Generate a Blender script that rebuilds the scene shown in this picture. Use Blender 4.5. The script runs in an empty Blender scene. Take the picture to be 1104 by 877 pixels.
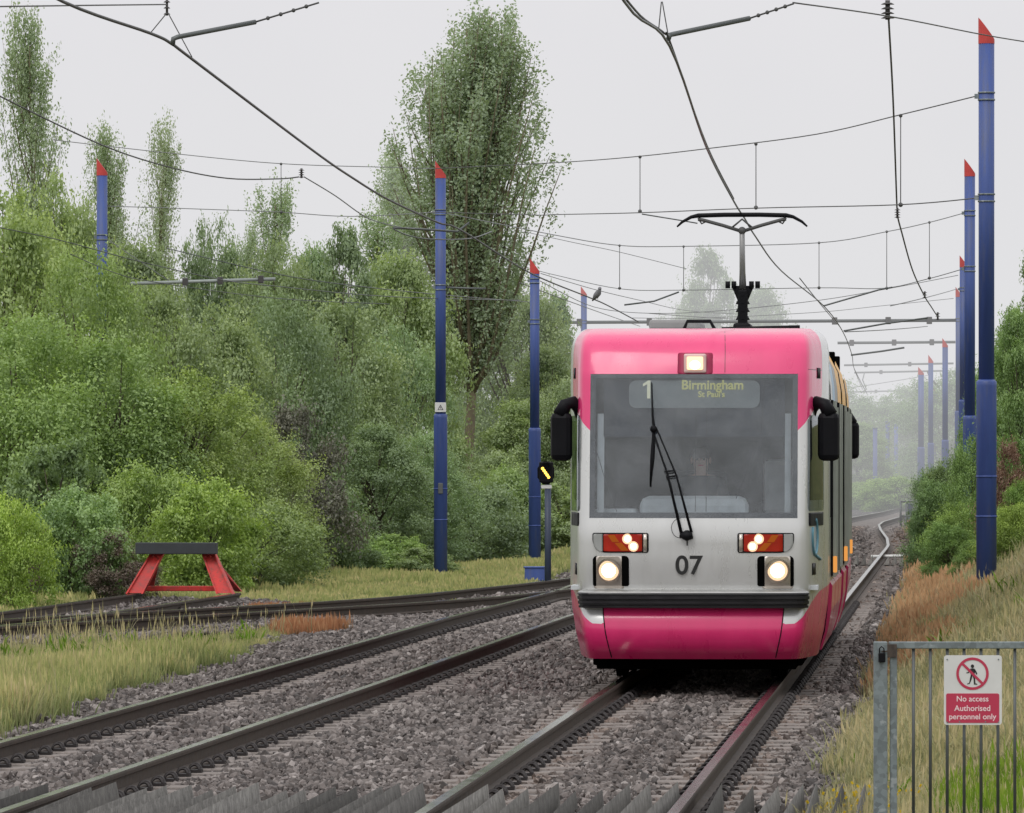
import bpy, bmesh, math, random
import numpy as np
from mathutils import Vector, Matrix, Euler
D = bpy.data; SC = bpy.context.scene; COL = SC.collection
R = math.radians
rng = np.random.default_rng(7); random.seed(7)
F = 7000.0; CX = 552.0; HY = 488.0; EYE = 2.15

def W(px, py, Y):                     # a point of the place at depth Y
    return Vector(((px-CX)*Y/F, Y, EYE-(py-HY)*Y/F))

# ------------------------------------------------------------------ materials
def srgb(c):
    return tuple(((v/255)/12.92 if v/255 <= .04045 else (((v/255)+.055)/1.055)**2.4) for v in c)
class NT:
    def __init__(s, name, vol=False):
        s.m = D.materials.new(name); s.m.use_nodes = True
        s.t = s.m.node_tree; s.t.nodes.clear(); s.out = s.t.nodes.new('ShaderNodeOutputMaterial')
    def n(s, typ, **kw):
        nd = s.t.nodes.new(typ)
        for k, v in kw.items():
            if k.startswith('i_'): nd.inputs[k[2:].replace('_', ' ')].default_value = v
            else: setattr(nd, k, v)
        return nd
    def l(s, a, b): s.t.links.new(a, b)
    def bsdf(s, **kw):
        b = s.t.nodes.new('ShaderNodeBsdfPrincipled')
        for k, v in kw.items(): b.inputs[k.replace('_', ' ')].default_value = v
        s.l(b.outputs[0], s.out.inputs['Surface']); return b
    def coord(s, kind='Object'):
        return s.n('ShaderNodeTexCoord').outputs[kind]
    def noise(s, scale, detail=4, rough=.55, vec=None, dist=0):
        n = s.n('ShaderNodeTexNoise'); n.inputs['Scale'].default_value = scale; n.inputs['Detail'].default_value = detail
        n.inputs['Roughness'].default_value = rough; n.inputs['Distortion'].default_value = dist
        if vec is not None: s.l(vec, n.inputs['Vector'])
        return n
    def ramp(s, fac, stops, interp='LINEAR'):
        r = s.n('ShaderNodeValToRGB'); r.color_ramp.interpolation = interp
        e = r.color_ramp.elements
        while len(e) < len(stops): e.new(.5)
        for k, (p, c) in enumerate(stops):
            e[k].position = p; e[k].color = (*c, 1) if len(c) == 3 else c
        s.l(fac, r.inputs[0]); return r
    def math(s, op, a, b=None, c=None):
        m = s.n('ShaderNodeMath', operation=op)
        for i, v in enumerate((a, b, c)):
            if v is None: continue
            if isinstance(v, (int, float)): m.inputs[i].default_value = v
            else: s.l(v, m.inputs[i])
        return m.outputs[0]
    def mix(s, fac, a, b, blend='MIX'):
        m = s.n('ShaderNodeMix', data_type='RGBA', blend_type=blend)
        for i, v in ((0, fac), (6, a), (7, b)):
            if isinstance(v, (int, float)): m.inputs[i].default_value = v
            elif isinstance(v, tuple): m.inputs[i].default_value = (*v, 1) if len(v) == 3 else v
            else: s.l(v, m.inputs[i])
        return m.outputs[2]
    def bump(s, h, strength=.3, dist=.01):
        b = s.n('ShaderNodeBump'); b.inputs['Strength'].default_value = strength; b.inputs['Distance'].default_value = dist
        s.l(h, b.inputs['Height']); return b.outputs[0]

def paint(name, col, rough=.5, metal=0., var=.12, scale=6, bump=.0, dirt=None, coat=0., spec=.5, streak=False):
    t = NT(name); b = t.bsdf(Roughness=rough, Metallic=metal)
    b.inputs['Specular IOR Level'].default_value = spec
    b.inputs['Coat Weight'].default_value = coat
    co = t.coord()
    if streak:
        mp = t.n('ShaderNodeMapping'); mp.inputs['Scale'].default_value = (1, 1, .12); t.l(co, mp.inputs['Vector']); co = mp.outputs[0]
    n = t.noise(scale, 6, .6, co)
    lo = tuple(c*(1-var) for c in col); hi = tuple(min(1, c*(1+var)) for c in col)
    c = t.ramp(n.outputs[0], [(.3, lo), (.7, hi)]).outputs[0]
    if dirt:
        n2 = t.noise(scale*2.3, 8, .7, co)
        c = t.mix(t.ramp(n2.outputs[0], [(.5, (0,0,0)), (.72, (1,1,1))]).outputs[0], c, dirt)
    t.l(c, b.inputs['Base Color'])
    t.l(t.ramp(n.outputs[0], [(.3, (rough*.8,)*3), (.7, (min(1, rough*1.2),)*3)]).outputs[0], b.inputs['Roughness'])
    if bump: t.l(t.bump(t.noise(scale*9, 4, .6, co).outputs[0], bump, .004), b.inputs['Normal'])
    return t.m
def emis(name, col, strength):
    t = NT(name); e = t.n('ShaderNodeEmission'); e.inputs[0].default_value = (*col, 1); e.inputs[1].default_value = strength
    t.l(e.outputs[0], t.out.inputs['Surface']); return t.m

M = {}
M['blue'] = paint('mast blue paint', (.048, .088, .29), .5, var=.32, scale=3, dirt=(.10, .115, .19), streak=True)
M['blue_far'] = M['blue']
M['capred'] = paint('mast red cap paint', (.55, .055, .05), .5, var=.15)
M['galv'] = None
t = NT('galvanised steel'); b = t.bsdf(Roughness=.55, Metallic=.35)
v = t.n('ShaderNodeTexVoronoi', i_Scale=38.); t.l(t.coord(), v.inputs['Vector'])
n = t.noise(5, 6, .7, t.coord())
c = t.mix(n.outputs[0], (.16, .19, .20), (.27, .31, .32)); sp = t.ramp(v.outputs['Color'], [(.2, (.75,)*3), (.9, (1.15,)*3)])
c = t.mix(1., c, sp.outputs[0], 'MULTIPLY')
n3 = t.noise(14, 3, .5, t.coord()); c = t.mix(t.ramp(n3.outputs[0], [(.62, (0,)*3), (.68, (.6,)*3)]).outputs[0], c, (.42, .45, .46))
t.l(c, b.inputs['Base Color']); M['galv'] = t.m
M['wire'] = paint('catenary wire dark metal', (.10, .10, .10), .6, .3)
M['farwire'] = paint('haze-pale far wire', (.22, .225, .23), .6, .3)  # paler copy of the wire: distance haze put into the colour
M['cable_grey'] = paint('grey tube metal', (.13, .14, .14), .5, .5)
M['palebar'] = paint('pale grey tube', (.30, .33, .32), .6)
M['insul'] = paint('insulator brown', (.06, .055, .055), .45)
M['rust'] = paint('rail rust side', (.072, .055, .044), .75, .1, var=.4, scale=9, dirt=(.03, .022, .02), streak=False)
M['railtop'] = paint('polished rail head', (.25, .235, .22), .15, 1., var=.15, scale=3)
M['clip'] = paint('spring clip steel', (.035, .03, .03), .5, .4)
M['concrete'] = paint('sleeper concrete', (.225, .195, .178), .9, var=.3, scale=14, dirt=(.13, .10, .09), bump=.5)
M['conc2'] = paint('concrete pad', (.22, .2, .17), .9, var=.3, scale=8, bump=.4)
M['timber'] = paint('weathered grey timber', (.24, .235, .225), .85, var=.45, scale=11, dirt=(.07, .065, .06), bump=.8)
_t = M['timber'].node_tree; _b = [n_ for n_ in _t.nodes if n_.type == 'BSDF_PRINCIPLED'][0]; _src = _b.inputs['Base Color'].links[0].from_socket
_oi = _t.nodes.new('ShaderNodeObjectInfo'); _r = _t.nodes.new('ShaderNodeValToRGB'); _r.color_ramp.elements[0].color = (.45, .44, .42, 1); _r.color_ramp.elements[1].color = (1.35, 1.33, 1.3, 1); _t.links.new(_oi.outputs['Random'], _r.inputs[0])
_m = _t.nodes.new('ShaderNodeMix'); _m.data_type = 'RGBA'; _m.blend_type = 'MULTIPLY'; _m.inputs[0].default_value = 1; _t.links.new(_src, _m.inputs[6]); _t.links.new(_r.outputs[0], _m.inputs[7]); _t.links.new(_m.outputs[2], _b.inputs['Base Color'])
M['black'] = paint('black rubber plastic', (.006, .006, .008), .5, var=.2, spec=.14)
M['blackm'] = paint('black underframe', (.004, .004, .004), .95, var=.2, spec=.0)
M['red_rust'] = paint('buffer red paint', (.56, .035, .03), .6, var=.35, scale=5, dirt=(.16, .055, .04))
M['beam'] = paint('dark timber beam', (.045, .05, .055), .8, var=.3)
M['signwhite'] = paint('white sign enamel', (.68, .68, .67), .45, var=.06)
M['signred'] = paint('crimson sign panel', (.50, .035, .085), .4, var=.06)
M['ink'] = paint('black print', (.012, .012, .012), .5)
M['textpink'] = paint('pale print', (.85, .68, .70), .5, var=.02)
M['white'] = paint('white paint', (.7, .7, .68), .5, var=.08)
M['boxblue'] = paint('trackside box blue black', (.035, .05, .09), .5)

def hexmat_foliage(name, dark, mid, light, trans=.35):
    t = NT(name)
    a = t.n('ShaderNodeAttribute', attribute_name='tint')
    oi = t.n('ShaderNodeObjectInfo')
    geo = t.n('ShaderNodeNewGeometry')
    n = t.noise(.9, 3, .6, geo.outputs['Position'])
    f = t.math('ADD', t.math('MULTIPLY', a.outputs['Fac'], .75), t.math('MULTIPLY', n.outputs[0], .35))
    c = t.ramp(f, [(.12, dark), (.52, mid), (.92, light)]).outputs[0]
    c = t.mix(1., c, oi.outputs['Color'], 'MULTIPLY')
    c = t.mix(t.math('SUBTRACT', 1., oi.outputs['Alpha']), c, (.40, .46, .39))  # blends leaves to grey green by alpha: haze put into the colour
    d = t.n('ShaderNodeBsdfDiffuse'); t.l(c, d.inputs[0])
    tr = t.n('ShaderNodeBsdfTranslucent'); c2 = t.mix(1., c, (1.15, 1.2, .6), 'MULTIPLY'); t.l(c2, tr.inputs[0])
    g = t.n('ShaderNodeBsdfGlossy'); g.inputs['Roughness'].default_value = .45; g.inputs[0].default_value = (.55, .6, .6, 1)
    m1 = t.n('ShaderNodeMixShader'); m1.inputs[0].default_value = trans; t.l(d.outputs[0], m1.inputs[1]); t.l(tr.outputs[0], m1.inputs[2])
    m2 = t.n('ShaderNodeMixShader'); m2.inputs[0].default_value = .05; t.l(m1.outputs[0], m2.inputs[1]); t.l(g.outputs[0], m2.inputs[2])
    t.l(m2.outputs[0], t.out.inputs['Surface']); return t.m
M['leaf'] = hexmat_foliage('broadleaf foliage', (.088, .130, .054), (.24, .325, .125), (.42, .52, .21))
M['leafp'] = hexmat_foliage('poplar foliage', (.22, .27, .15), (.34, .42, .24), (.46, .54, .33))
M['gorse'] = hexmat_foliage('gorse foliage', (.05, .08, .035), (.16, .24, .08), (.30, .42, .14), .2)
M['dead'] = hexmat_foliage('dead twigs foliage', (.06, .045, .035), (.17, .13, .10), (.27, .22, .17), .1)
M['bark'] = paint('tree bark', (.10, .085, .060), .9, var=.35, scale=8, bump=.6)
M['barkp'] = paint('poplar bark', (.16, .135, .085), .9, var=.3, scale=6, bump=.6)

# ------------------------------------------------------------------ object helpers
def link(o, parent=None):
    COL.objects.link(o)
    if parent is not None: o.parent = parent
    return o
def setp(o, label=None, cat=None, group=None, kind=None):
    if label: o['label'] = label
    if cat: o['category'] = cat
    if group: o['group'] = group
    if kind: o['kind'] = kind
    return o
def thing(name, label, cat, loc=(0,0,0), rz=0, group=None):
    o = D.objects.new(name, None); COL.objects.link(o); o.location = loc; o.rotation_euler = (0, 0, rz); o.empty_display_size = .2
    return setp(o, label, cat, group)
def mesh_obj(name, verts, faces, mat, parent=None, smooth=False, mats=None, fm=None):
    me = D.meshes.new(name); me.from_pydata([tuple(v) for v in verts], [], faces)
    for m_ in (mats or [mat]): me.materials.append(m_)
    if fm is not None: me.polygons.foreach_set('material_index', fm)
    if smooth: me.polygons.foreach_set('use_smooth', [True]*len(me.polygons))
    me.update(); return link(D.objects.new(name, me), parent)
class MB:
    """collects boxes, tubes and prisms of one part"""
    def __init__(s): s.v = []; s.f = []; s.sm = []
    def add(s, vs, fs, smooth=False):
        k = len(s.v); s.v += [Vector(v) for v in vs]; s.f += [tuple(i+k for i in f) for f in fs]; s.sm += [smooth]*len(fs); return s
    def box(s, x0, x1, y0, y1, z0, z1, mtx=None):
        vs = [Vector((x, y, z)) for z in (z0, z1) for y in (y0, y1) for x in (x0, x1)]
        if mtx is not None: vs = [mtx @ v for v in vs]
        return s.add(vs, [(0,2,3,1),(4,5,7,6),(0,1,5,4),(2,6,7,3),(0,4,6,2),(1,3,7,5)])
    def bbox(s, x0, x1, y0, y1, z0, z1, b=.01):      # chamfered box
        bm = bmesh.new(); bmesh.ops.create_cube(bm, size=1)
        bmesh.ops.transform(bm, matrix=Matrix.Translation(((x0+x1)/2, (y0+y1)/2, (z0+z1)/2)) @ Matrix.Diagonal((abs(x1-x0), abs(y1-y0), abs(z1-z0), 1)), verts=bm.verts)
        bmesh.ops.bevel(bm, geom=bm.edges[:], offset=b, segments=2, affect='EDGES', profile=.5)
        bm.verts.index_update(); s.add([v.co.copy() for v in bm.verts], [[v.index for v in f.verts] for f in bm.faces]); bm.free(); return s
    def tube(s, pts, r, n=6, caps=True):
        pts = [Vector(p) for p in pts]; rs = r if isinstance(r, (list, tuple)) else [r]*len(pts)
        k = len(s.v); prev = None
        for i, p in enumerate(pts):
            d = (pts[min(i+1, len(pts)-1)]-pts[max(i-1, 0)]).normalized()
            if prev is None: a = d.orthogonal().normalized()
            else: a = (prev - d*prev.dot(d)); a = a.normalized() if a.length > 1e-6 else d.orthogonal().normalized()
            prev = a; b2 = d.cross(a)
            for j in range(n):
                th = 2*math.pi*j/n; s.v.append(p + (a*math.cos(th)+b2*math.sin(th))*rs[i])
        for i in range(len(pts)-1):
            for j in range(n):
                s.f.append((k+i*n+j, k+i*n+(j+1) % n, k+(i+1)*n+(j+1) % n, k+(i+1)*n+j)); s.sm.append(True)
        if caps:
            s.f.append(tuple(k+j for j in reversed(range(n)))); s.f.append(tuple(k+(len(pts)-1)*n+j for j in range(n))); s.sm += [False, False]
        return s
    def prism(s, outline, y0, y1):                   # outline in xz, extruded along y
        n = len(outline); vs = [(x, y0, z) for x, z in outline]+[(x, y1, z) for x, z in outline]
        return s.add(vs, [tuple(range(n)), tuple(reversed(range(n, 2*n)))]+[(i, i+n, (i+1) % n+n, (i+1) % n) for i in range(n)])
    def sphere(s, c, r, nu=10, nv=7, sc=(1,1,1)):
        vs = []; fs = []
        for j in range(nv+1):
            ph = math.pi*j/nv
            for i in range(nu):
                th = 2*math.pi*i/nu
                vs.append((c[0]+r*sc[0]*math.sin(ph)*math.cos(th), c[1]+r*sc[1]*math.sin(ph)*math.sin(th), c[2]+r*sc[2]*math.cos(ph)))
        for j in range(nv):
            for i in range(nu): fs.append((j*nu+i, (j+1)*nu+i, (j+1)*nu+(i+1) % nu, j*nu+(i+1) % nu))
        return s.add(vs, fs, True)
    def build(s, name, mat, parent=None):
        me = D.meshes.new(name); me.from_pydata([tuple(v) for v in s.v], [], s.f); me.materials.append(mat)
        me.polygons.foreach_set('use_smooth', s.sm); me.update()
        bm = bmesh.new(); bm.from_mesh(me); bmesh.ops.recalc_face_normals(bm, faces=bm.faces[:]); bm.to_mesh(me); bm.free()
        return link(D.objects.new(name, me), parent)
def copy_tree(o, parent=None):
    c = o.copy(); COL.objects.link(c); c.parent = parent
    for ch in list(o.children): copy_tree(ch, c)
    return c
def text_mesh(name, body, size, mat, parent, loc, rot=(math.pi/2, 0, 0), depth=.0015, align='CENTER', sx=1., bold=0.):
    cu = D.curves.new(name, 'FONT'); cu.body = body; cu.size = size; cu.align_x = align; cu.align_y = 'CENTER'; cu.extrude = depth; cu.offset = bold
    cu.space_line = .95
    o = D.objects.new(name, cu); COL.objects.link(o)
    dg = bpy.context.evaluated_depsgraph_get(); dg.update()
    me = D.meshes.new_from_object(o.evaluated_get(dg)); D.objects.remove(o)
    me.materials.clear(); me.materials.append(mat)
    ob = link(D.objects.new(name, me), parent); ob.location = loc; ob.rotation_euler = rot; ob.scale = (sx, 1, 1); return ob

# ------------------------------------------------------------------ the lie of the land
_s1 = [(0,0),(150,0),(163,-.18),(180,-.55),(193,-.78),(202,-.76),(215,-.45),(235,.3),(260,.9),(420,1.)]
def ax1(Y): return .225+.0695*(Y-39)+np.interp(Y, [p[0] for p in _s1], [p[1] for p in _s1])
TW = -math.atan(.0695)
_c2 = [(20,-5.35),(39,-3.82),(60,-2.06),(85,-.06),(101.7,1.50),(130,3.15),(170,5.85),(400,21.8)]
def ax2(Y): return np.interp(Y, [p[0] for p in _c2], [p[1] for p in _c2])
def ground_z(X, Y):
    X = np.asarray(X, float); Y = np.asarray(Y, float)
    z = np.full(np.broadcast(X, Y).shape, -.19)
    lat = X-ax1(Y)-1.75
    ramp = np.clip((Y-37)/25, .15, 1)
    bank = np.clip(lat, 0, 5)*.56*ramp
    z = z+np.where(lat > 0, bank*np.clip((520-Y)/150, 0, 1), 0)
    ll = ax2(Y)-3.0-X
    dip = np.clip(ll, 0, 3)/3*np.clip((Y-118)/35, 0, 1)*.62*np.clip((230-Y)/50, 0, 1)
    z = z-dip
    z = z+.05*np.sin(X*1.3+Y*.21)*np.clip(np.abs(X-ax1(Y))-4, 0, 1)*.5
    z = z+np.clip((-X-9-(Y-90)*.02)/12, 0, 1)*.8*np.clip((Y-60)/40, 0, 1)
    return z
def gz(x, y): return float(ground_z(x, y))
# ------------------------------------------------------------------ track paths
_cv = [(66,-14.2),(73.6,-10),(82,-6.47),(87.8,-4.2),(93.5,-2.03),(98,-.75),(103,.25),(108.5,1.30),(115,2.30)]
_cs = [(77,-8.4),(80,-7.35),(83.6,-6.62),(90,-5.9),(99.5,-4.93)]
def cvX(Y): return np.interp(Y, [p[0] for p in _cv], [p[1] for p in _cv])
def cvY(X): return np.interp(X, [p[1] for p in _cv], [p[0] for p in _cv])
def csX(Y): return np.interp(Y, [p[0] for p in _cs], [p[1] for p in _cs])
def in_bed(X, Y):
    X = np.asarray(X, float); Y = np.asarray(Y, float)
    wob = .13*np.sin(Y*1.7)+.09*np.sin(Y*4.1+X)
    left = ax2(Y)-1.65-np.clip(Y-53, 0, 35)*.03*np.clip((112-Y)/16, 0, 1)+wob
    a = (X > left) & (X < ax1(Y)+1.62+wob)
    b = (Y < cvY(X)+2.6+wob) & (Y > cvY(X)-5.+4*wob) & (Y > 66) & (X < 2) & (Y < 116)
    c = (np.abs(X-csX(Y)) < 1.5) & (Y > 76) & (Y < 101.5)
    return a | b | c

# ------------------------------------------------------------------ ground sheet (one sheet to the horizon)
def axis_samples(segs):
    out = []
    for a, b, st in segs: out += list(np.arange(a, b, st))
    return np.array(out+[segs[-1][1]])
xs = axis_samples([(-1500,-200,100),(-200,-40,10),(-40,-14,1.5),(-14,14,.35),(14,40,1.),(40,200,10),(200,1500,100)])
ys = axis_samples([(-60,20,8),(20,130,.5),(130,260,2),(260,600,10),(600,3000,150)])
XX, YY = np.meshgrid(xs, ys)
def grid_obj(name, XX, YY, ZZ, mat, keep=None):
    ny, nx = XX.shape
    v = np.stack([XX, YY, ZZ], -1).reshape(-1, 3)
    i, j = np.meshgrid(np.arange(ny-1), np.arange(nx-1), indexing='ij')
    f = np.stack([i*nx+j, i*nx+j+1, (i+1)*nx+j+1, (i+1)*nx+j], -1).reshape(-1, 4)
    if keep is not None: f = f[keep[:-1, :-1].reshape(-1)]
    me = D.meshes.new(name); me.vertices.add(len(v)); me.vertices.foreach_set('co', v.astype(np.float32).ravel())
    me.loops.add(f.size); me.loops.foreach_set('vertex_index', f.astype(np.int32).ravel())
    me.polygons.add(len(f)); me.polygons.foreach_set('loop_start', np.arange(0, f.size, 4, dtype=np.int32))
    me.update(calc_edges=True); me.validate(); me.materials.append(mat)
    me.polygons.foreach_set('use_smooth', [True]*len(me.polygons))
    return link(D.objects.new(name, me))
t = NT('grassy earth'); b = t.bsdf(Roughness=.95); b.inputs['Specular IOR Level'].default_value = .1
pos = t.n('ShaderNodeNewGeometry').outputs['Position']
n1 = t.noise(.35, 6, .65, pos); n2 = t.noise(7, 5, .7, pos)
c = t.ramp(n1.outputs[0], [(.3, (.075, .085, .032)), (.5, (.13, .14, .05)), (.7, (.19, .17, .075))]).outputs[0]
c = t.mix(.6, c, t.ramp(n2.outputs[0], [(.3, (.4,)*3), (.7, (1.3,)*3)]).outputs[0], 'MULTIPLY')
t.l(c, b.inputs['Base Color']); t.l(t.bump(n2.outputs[0], .8, .08), b.inputs['Normal'])
ground = grid_obj('ground', XX, YY, ground_z(XX, YY), t.m); setp(ground, kind='structure')
# ballast bed
t = NT('ballast bed stone'); b = t.bsdf(Roughness=.9); b.inputs['Specular IOR Level'].default_value = .25
pos = t.n('ShaderNodeNewGeometry').outputs['Position']
v = t.n('ShaderNodeTexVoronoi', i_Scale=19.); t.l(pos, v.inputs['Vector'])
sep = t.n('ShaderNodeSeparateColor'); t.l(v.outputs['Color'], sep.inputs[0])
c = t.ramp(sep.outputs[0], [(0, (.035, .031, .031)), (.45, (.105, .094, .092)), (.8, (.17, .155, .15)), (1, (.26, .24, .235))]).outputs[0]
dk = t.ramp(v.outputs['Distance'], [(.25, (1,)*3), (.75, (.3,)*3)]).outputs[0]
c = t.mix(1., c, dk, 'MULTIPLY'); t.l(c, b.inputs['Base Color'])
t.l(t.bump(t.math('MULTIPLY', v.outputs['Distance'], -1.), 1., .05), b.inputs['Normal'])
bx_ = axis_samples([(-13,16,.22)]); by_ = axis_samples([(28,135,.5),(135,255,2)])
BX, BY = np.meshgrid(bx_, by_)
BZ = ground_z(BX, BY)+.012
# far away the bed must follow the curve of both tracks
bed = grid_obj('ballast_bed', BX, BY, BZ, t.m, keep=in_bed(BX, BY)); setp(bed, kind='structure')
fx = axis_samples([(2,32,.4)]); fy = axis_samples([(130,420,4)])
FX, FY = np.meshgrid(fx, fy)
fb = grid_obj('ballast_bed', FX, FY, ground_z(FX, FY)+.02, t.m, keep=in_bed(FX, FY)); setp(fb, kind='structure')

# ------------------------------------------------------------------ scatter helper for what nobody could count
def rand_gn(name, src, pts, scl, rot, idx, label, cat):
    coll = D.collections.new(name+'_shapes')
    for s_ in src: coll.objects.link(s_)
    me = D.meshes.new(name); me.vertices.add(len(pts)); me.vertices.foreach_set('co', np.asarray(pts, np.float32).ravel())
    a = me.attributes.new('scl', 'FLOAT_VECTOR', 'POINT'); a.data.foreach_set('vector', np.asarray(scl, np.float32).ravel())
    a = me.attributes.new('rot', 'FLOAT_VECTOR', 'POINT'); a.data.foreach_set('vector', np.asarray(rot, np.float32).ravel())
    a = me.attributes.new('idx', 'INT', 'POINT'); a.data.foreach_set('value', np.asarray(idx, np.int32))
    o = link(D.objects.new(name, me)); setp(o, label, cat, kind='stuff')
    g = D.node_groups.new(name, 'GeometryNodeTree')
    g.interface.new_socket('Geometry', in_out='INPUT', socket_type='NodeSocketGeometry')
    g.interface.new_socket('Geometry', in_out='OUTPUT', socket_type='NodeSocketGeometry')
    N = g.nodes.new; gi = N('NodeGroupInput'); go = N('NodeGroupOutput')
    ip = N('GeometryNodeInstanceOnPoints'); ci = N('GeometryNodeCollectionInfo')
    ci.inputs['Collection'].default_value = coll; ci.inputs['Separate Children'].default_value = True; ci.inputs['Reset Children'].default_value = True
    def na(nm, ty):
        x = N('GeometryNodeInputNamedAttribute'); x.data_type = ty; x.inputs['Name'].default_value = nm; return x.outputs['Attribute']
    L = g.links.new
    mp = N('GeometryNodeMeshToPoints'); L(gi.outputs[0], mp.inputs[0])
    L(mp.outputs[0], ip.inputs['Points']); L(ci.outputs[0], ip.inputs['Instance']); ip.inputs['Pick Instance'].default_value = True
    L(na('idx', 'INT'), ip.inputs['Instance Index'])
    er = N('FunctionNodeEulerToRotation'); L(na('rot', 'FLOAT_VECTOR'), er.inputs[0]); L(er.outputs[0], ip.inputs['Rotation'])
    L(na('scl', 'FLOAT_VECTOR'), ip.inputs['Scale']); L(ip.outputs[0], go.inputs[0])
    md = o.modifiers.new('scatter', 'NODES'); md.node_group = g
    return o
def shape(name, verts, faces, mat, smooth=False, tint=None):
    me = D.meshes.new(name); me.from_pydata([tuple(v) for v in verts], [], faces); me.materials.append(mat)
    if smooth: me.polygons.foreach_set('use_smooth', [True]*len(me.polygons))
    if tint is not None:
        a = me.attributes.new('tint', 'FLOAT', 'POINT'); a.data.foreach_set('value', np.asarray(tint, np.float32))
    return D.objects.new(name, me)

# ballast stones
t = NT('ballast stone'); b = t.bsdf(Roughness=.62); b.inputs['Specular IOR Level'].default_value = .35
oi = t.n('ShaderNodeObjectInfo'); pos = t.n('ShaderNodeNewGeometry').outputs['Position']
c = t.ramp(oi.outputs['Random'], [(0, (.050, .044, .041)), (.3, (.112, .099, .091)), (.62, (.170, .152, .141)), (.88, (.235, .212, .198)), (1, (.36, .335, .315))]).outputs[0]
nn = t.noise(.55, 4, .6, pos); c = t.mix(.75, c, t.ramp(nn.outputs[0], [(.32, (.72, .66, .66)), (.68, (1.12, 1.08, 1.08))]).outputs[0], 'MULTIPLY')
n4 = t.noise(40, 3, .6, pos); c = t.mix(.5, c, t.ramp(n4.outputs[0], [(.3, (.6,)*3), (.7, (1.3,)*3)]).outputs[0], 'MULTIPLY')
sxy = t.n('ShaderNodeSeparateXYZ'); t.l(pos, sxy.inputs[0])
dd = t.math('ABSOLUTE', t.math('ADD', t.math('SUBTRACT', sxy.outputs['X'], t.math('MULTIPLY', sxy.outputs['Y'], .0695)), 2.4855))
rd = t.math('ABSOLUTE', t.math('SUBTRACT', dd, .752))
rf = t.ramp(t.math('ADD', rd, t.math('MULTIPLY', nn.outputs[0], .5)), [(.30, (1,)*3), (.72, (0,)*3)]).outputs[0]
c = t.mix(t.math('MULTIPLY', rf, .8), c, t.mix(1., c, (.98, .76, .60), 'MULTIPLY'))
of = t.ramp(t.math('ADD', dd, t.math('MULTIPLY', nn.outputs[0], .6)), [(.28, (1,)*3), (.62, (0,)*3)]).outputs[0]
c = t.mix(t.math('MULTIPLY', of, .45), c, t.mix(1., c, (.62, .58, .56), 'MULTIPLY'))
t.l(c, b.inputs['Base Color']); M['stone'] = t.m
stones = []
for k in range(7):
    bm = bmesh.new(); bmesh.ops.create_icosphere(bm, subdivisions=1, radius=.5)
    for v_ in bm.verts: v_.co *= random.uniform(.62, 1.25)
    # knock flat facets into it
    for _ in range(4):
        nrm = Vector((random.gauss(0,1), random.gauss(0,1), random.gauss(0,1))).normalized()
        for v_ in bm.verts:
            d_ = v_.co.dot(nrm)
            if d_ > .3: v_.co -= nrm*(d_-.3)
    me = D.meshes.new('stone'); bm.to_mesh(me); bm.free(); me.materials.append(M['stone']); stones.append(D.objects.new('stone', me))
def scatter_pts(x0, x1, y0, y1, dens, fn, skew=None):
    n = int((x1-x0)*(y1-y0)*dens); X = rng.uniform(x0, x1, n); Y = rng.uniform(y0, y1, n)
    k = fn(X, Y); return X[k], Y[k]
def near_rail(X, Y, d=.16, d2=.12):
    """between the foot and the clips the sleeper ends lie open"""
    c1 = ax1(Y); c2 = ax2(Y)
    m = np.zeros(X.shape, bool)
    for c_ in (c1-.752, c1+.752, c2-.752, c2+.752): m |= np.abs(X-c_) < d
    return m
def vis(X, Y): return np.abs(X) < Y*(552/7000.)+.6
PX, PY = [], []
for (y0, y1, dens) in ((37.5,50,850),(50,66,640),(66,90,400),(90,125,190),(125,200,55)):
    x, y = scatter_pts(-10 if y0 < 125 else 0, 5+y1*.055, y0, y1, dens, lambda X, Y: in_bed(X, Y) & ~near_rail(X, Y) & vis(X, Y))
    PX.append(x); PY.append(y)
PX = np.concatenate(PX); PY = np.concatenate(PY); n = len(PX)
sz = rng.gamma(4.5, .042/4.5, n)*1.12; sz = np.clip(sz, .022, .10)*(1+np.clip(PY-70, 0, 90)*.006)
# the crib fills up between the rails' sleepers; striations of sleeper ends show beside the rails
d1 = np.minimum(np.minimum(np.abs(PX-ax1(PY)+.752), np.abs(PX-ax1(PY)-.752)), np.minimum(np.abs(PX-ax2(PY)+.752), np.abs(PX-ax2(PY)-.752)))
low = d1 < .42
pz = ground_z(PX, PY)+rng.uniform(-.005, .05, n)+.012*np.sin(PX*5)*np.sin(PY*2.1)
pz[low] -= .035
edge = ~in_bed(PX-.35, PY) | ~in_bed(PX+.35, PY); pz[edge] -= .01
rand_gn('ballast_stones', stones, np.stack([PX, PY, pz], -1), np.stack([sz*rng.uniform(.8, 1.5, n), sz*rng.uniform(.8, 1.5, n), sz*rng.uniform(.6, 1.1, n)], -1),
        rng.uniform(0, 6.283, (n, 3)), rng.integers(0, 7, n), 'grey broken stone ballast around the tram tracks', 'ballast')

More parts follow.
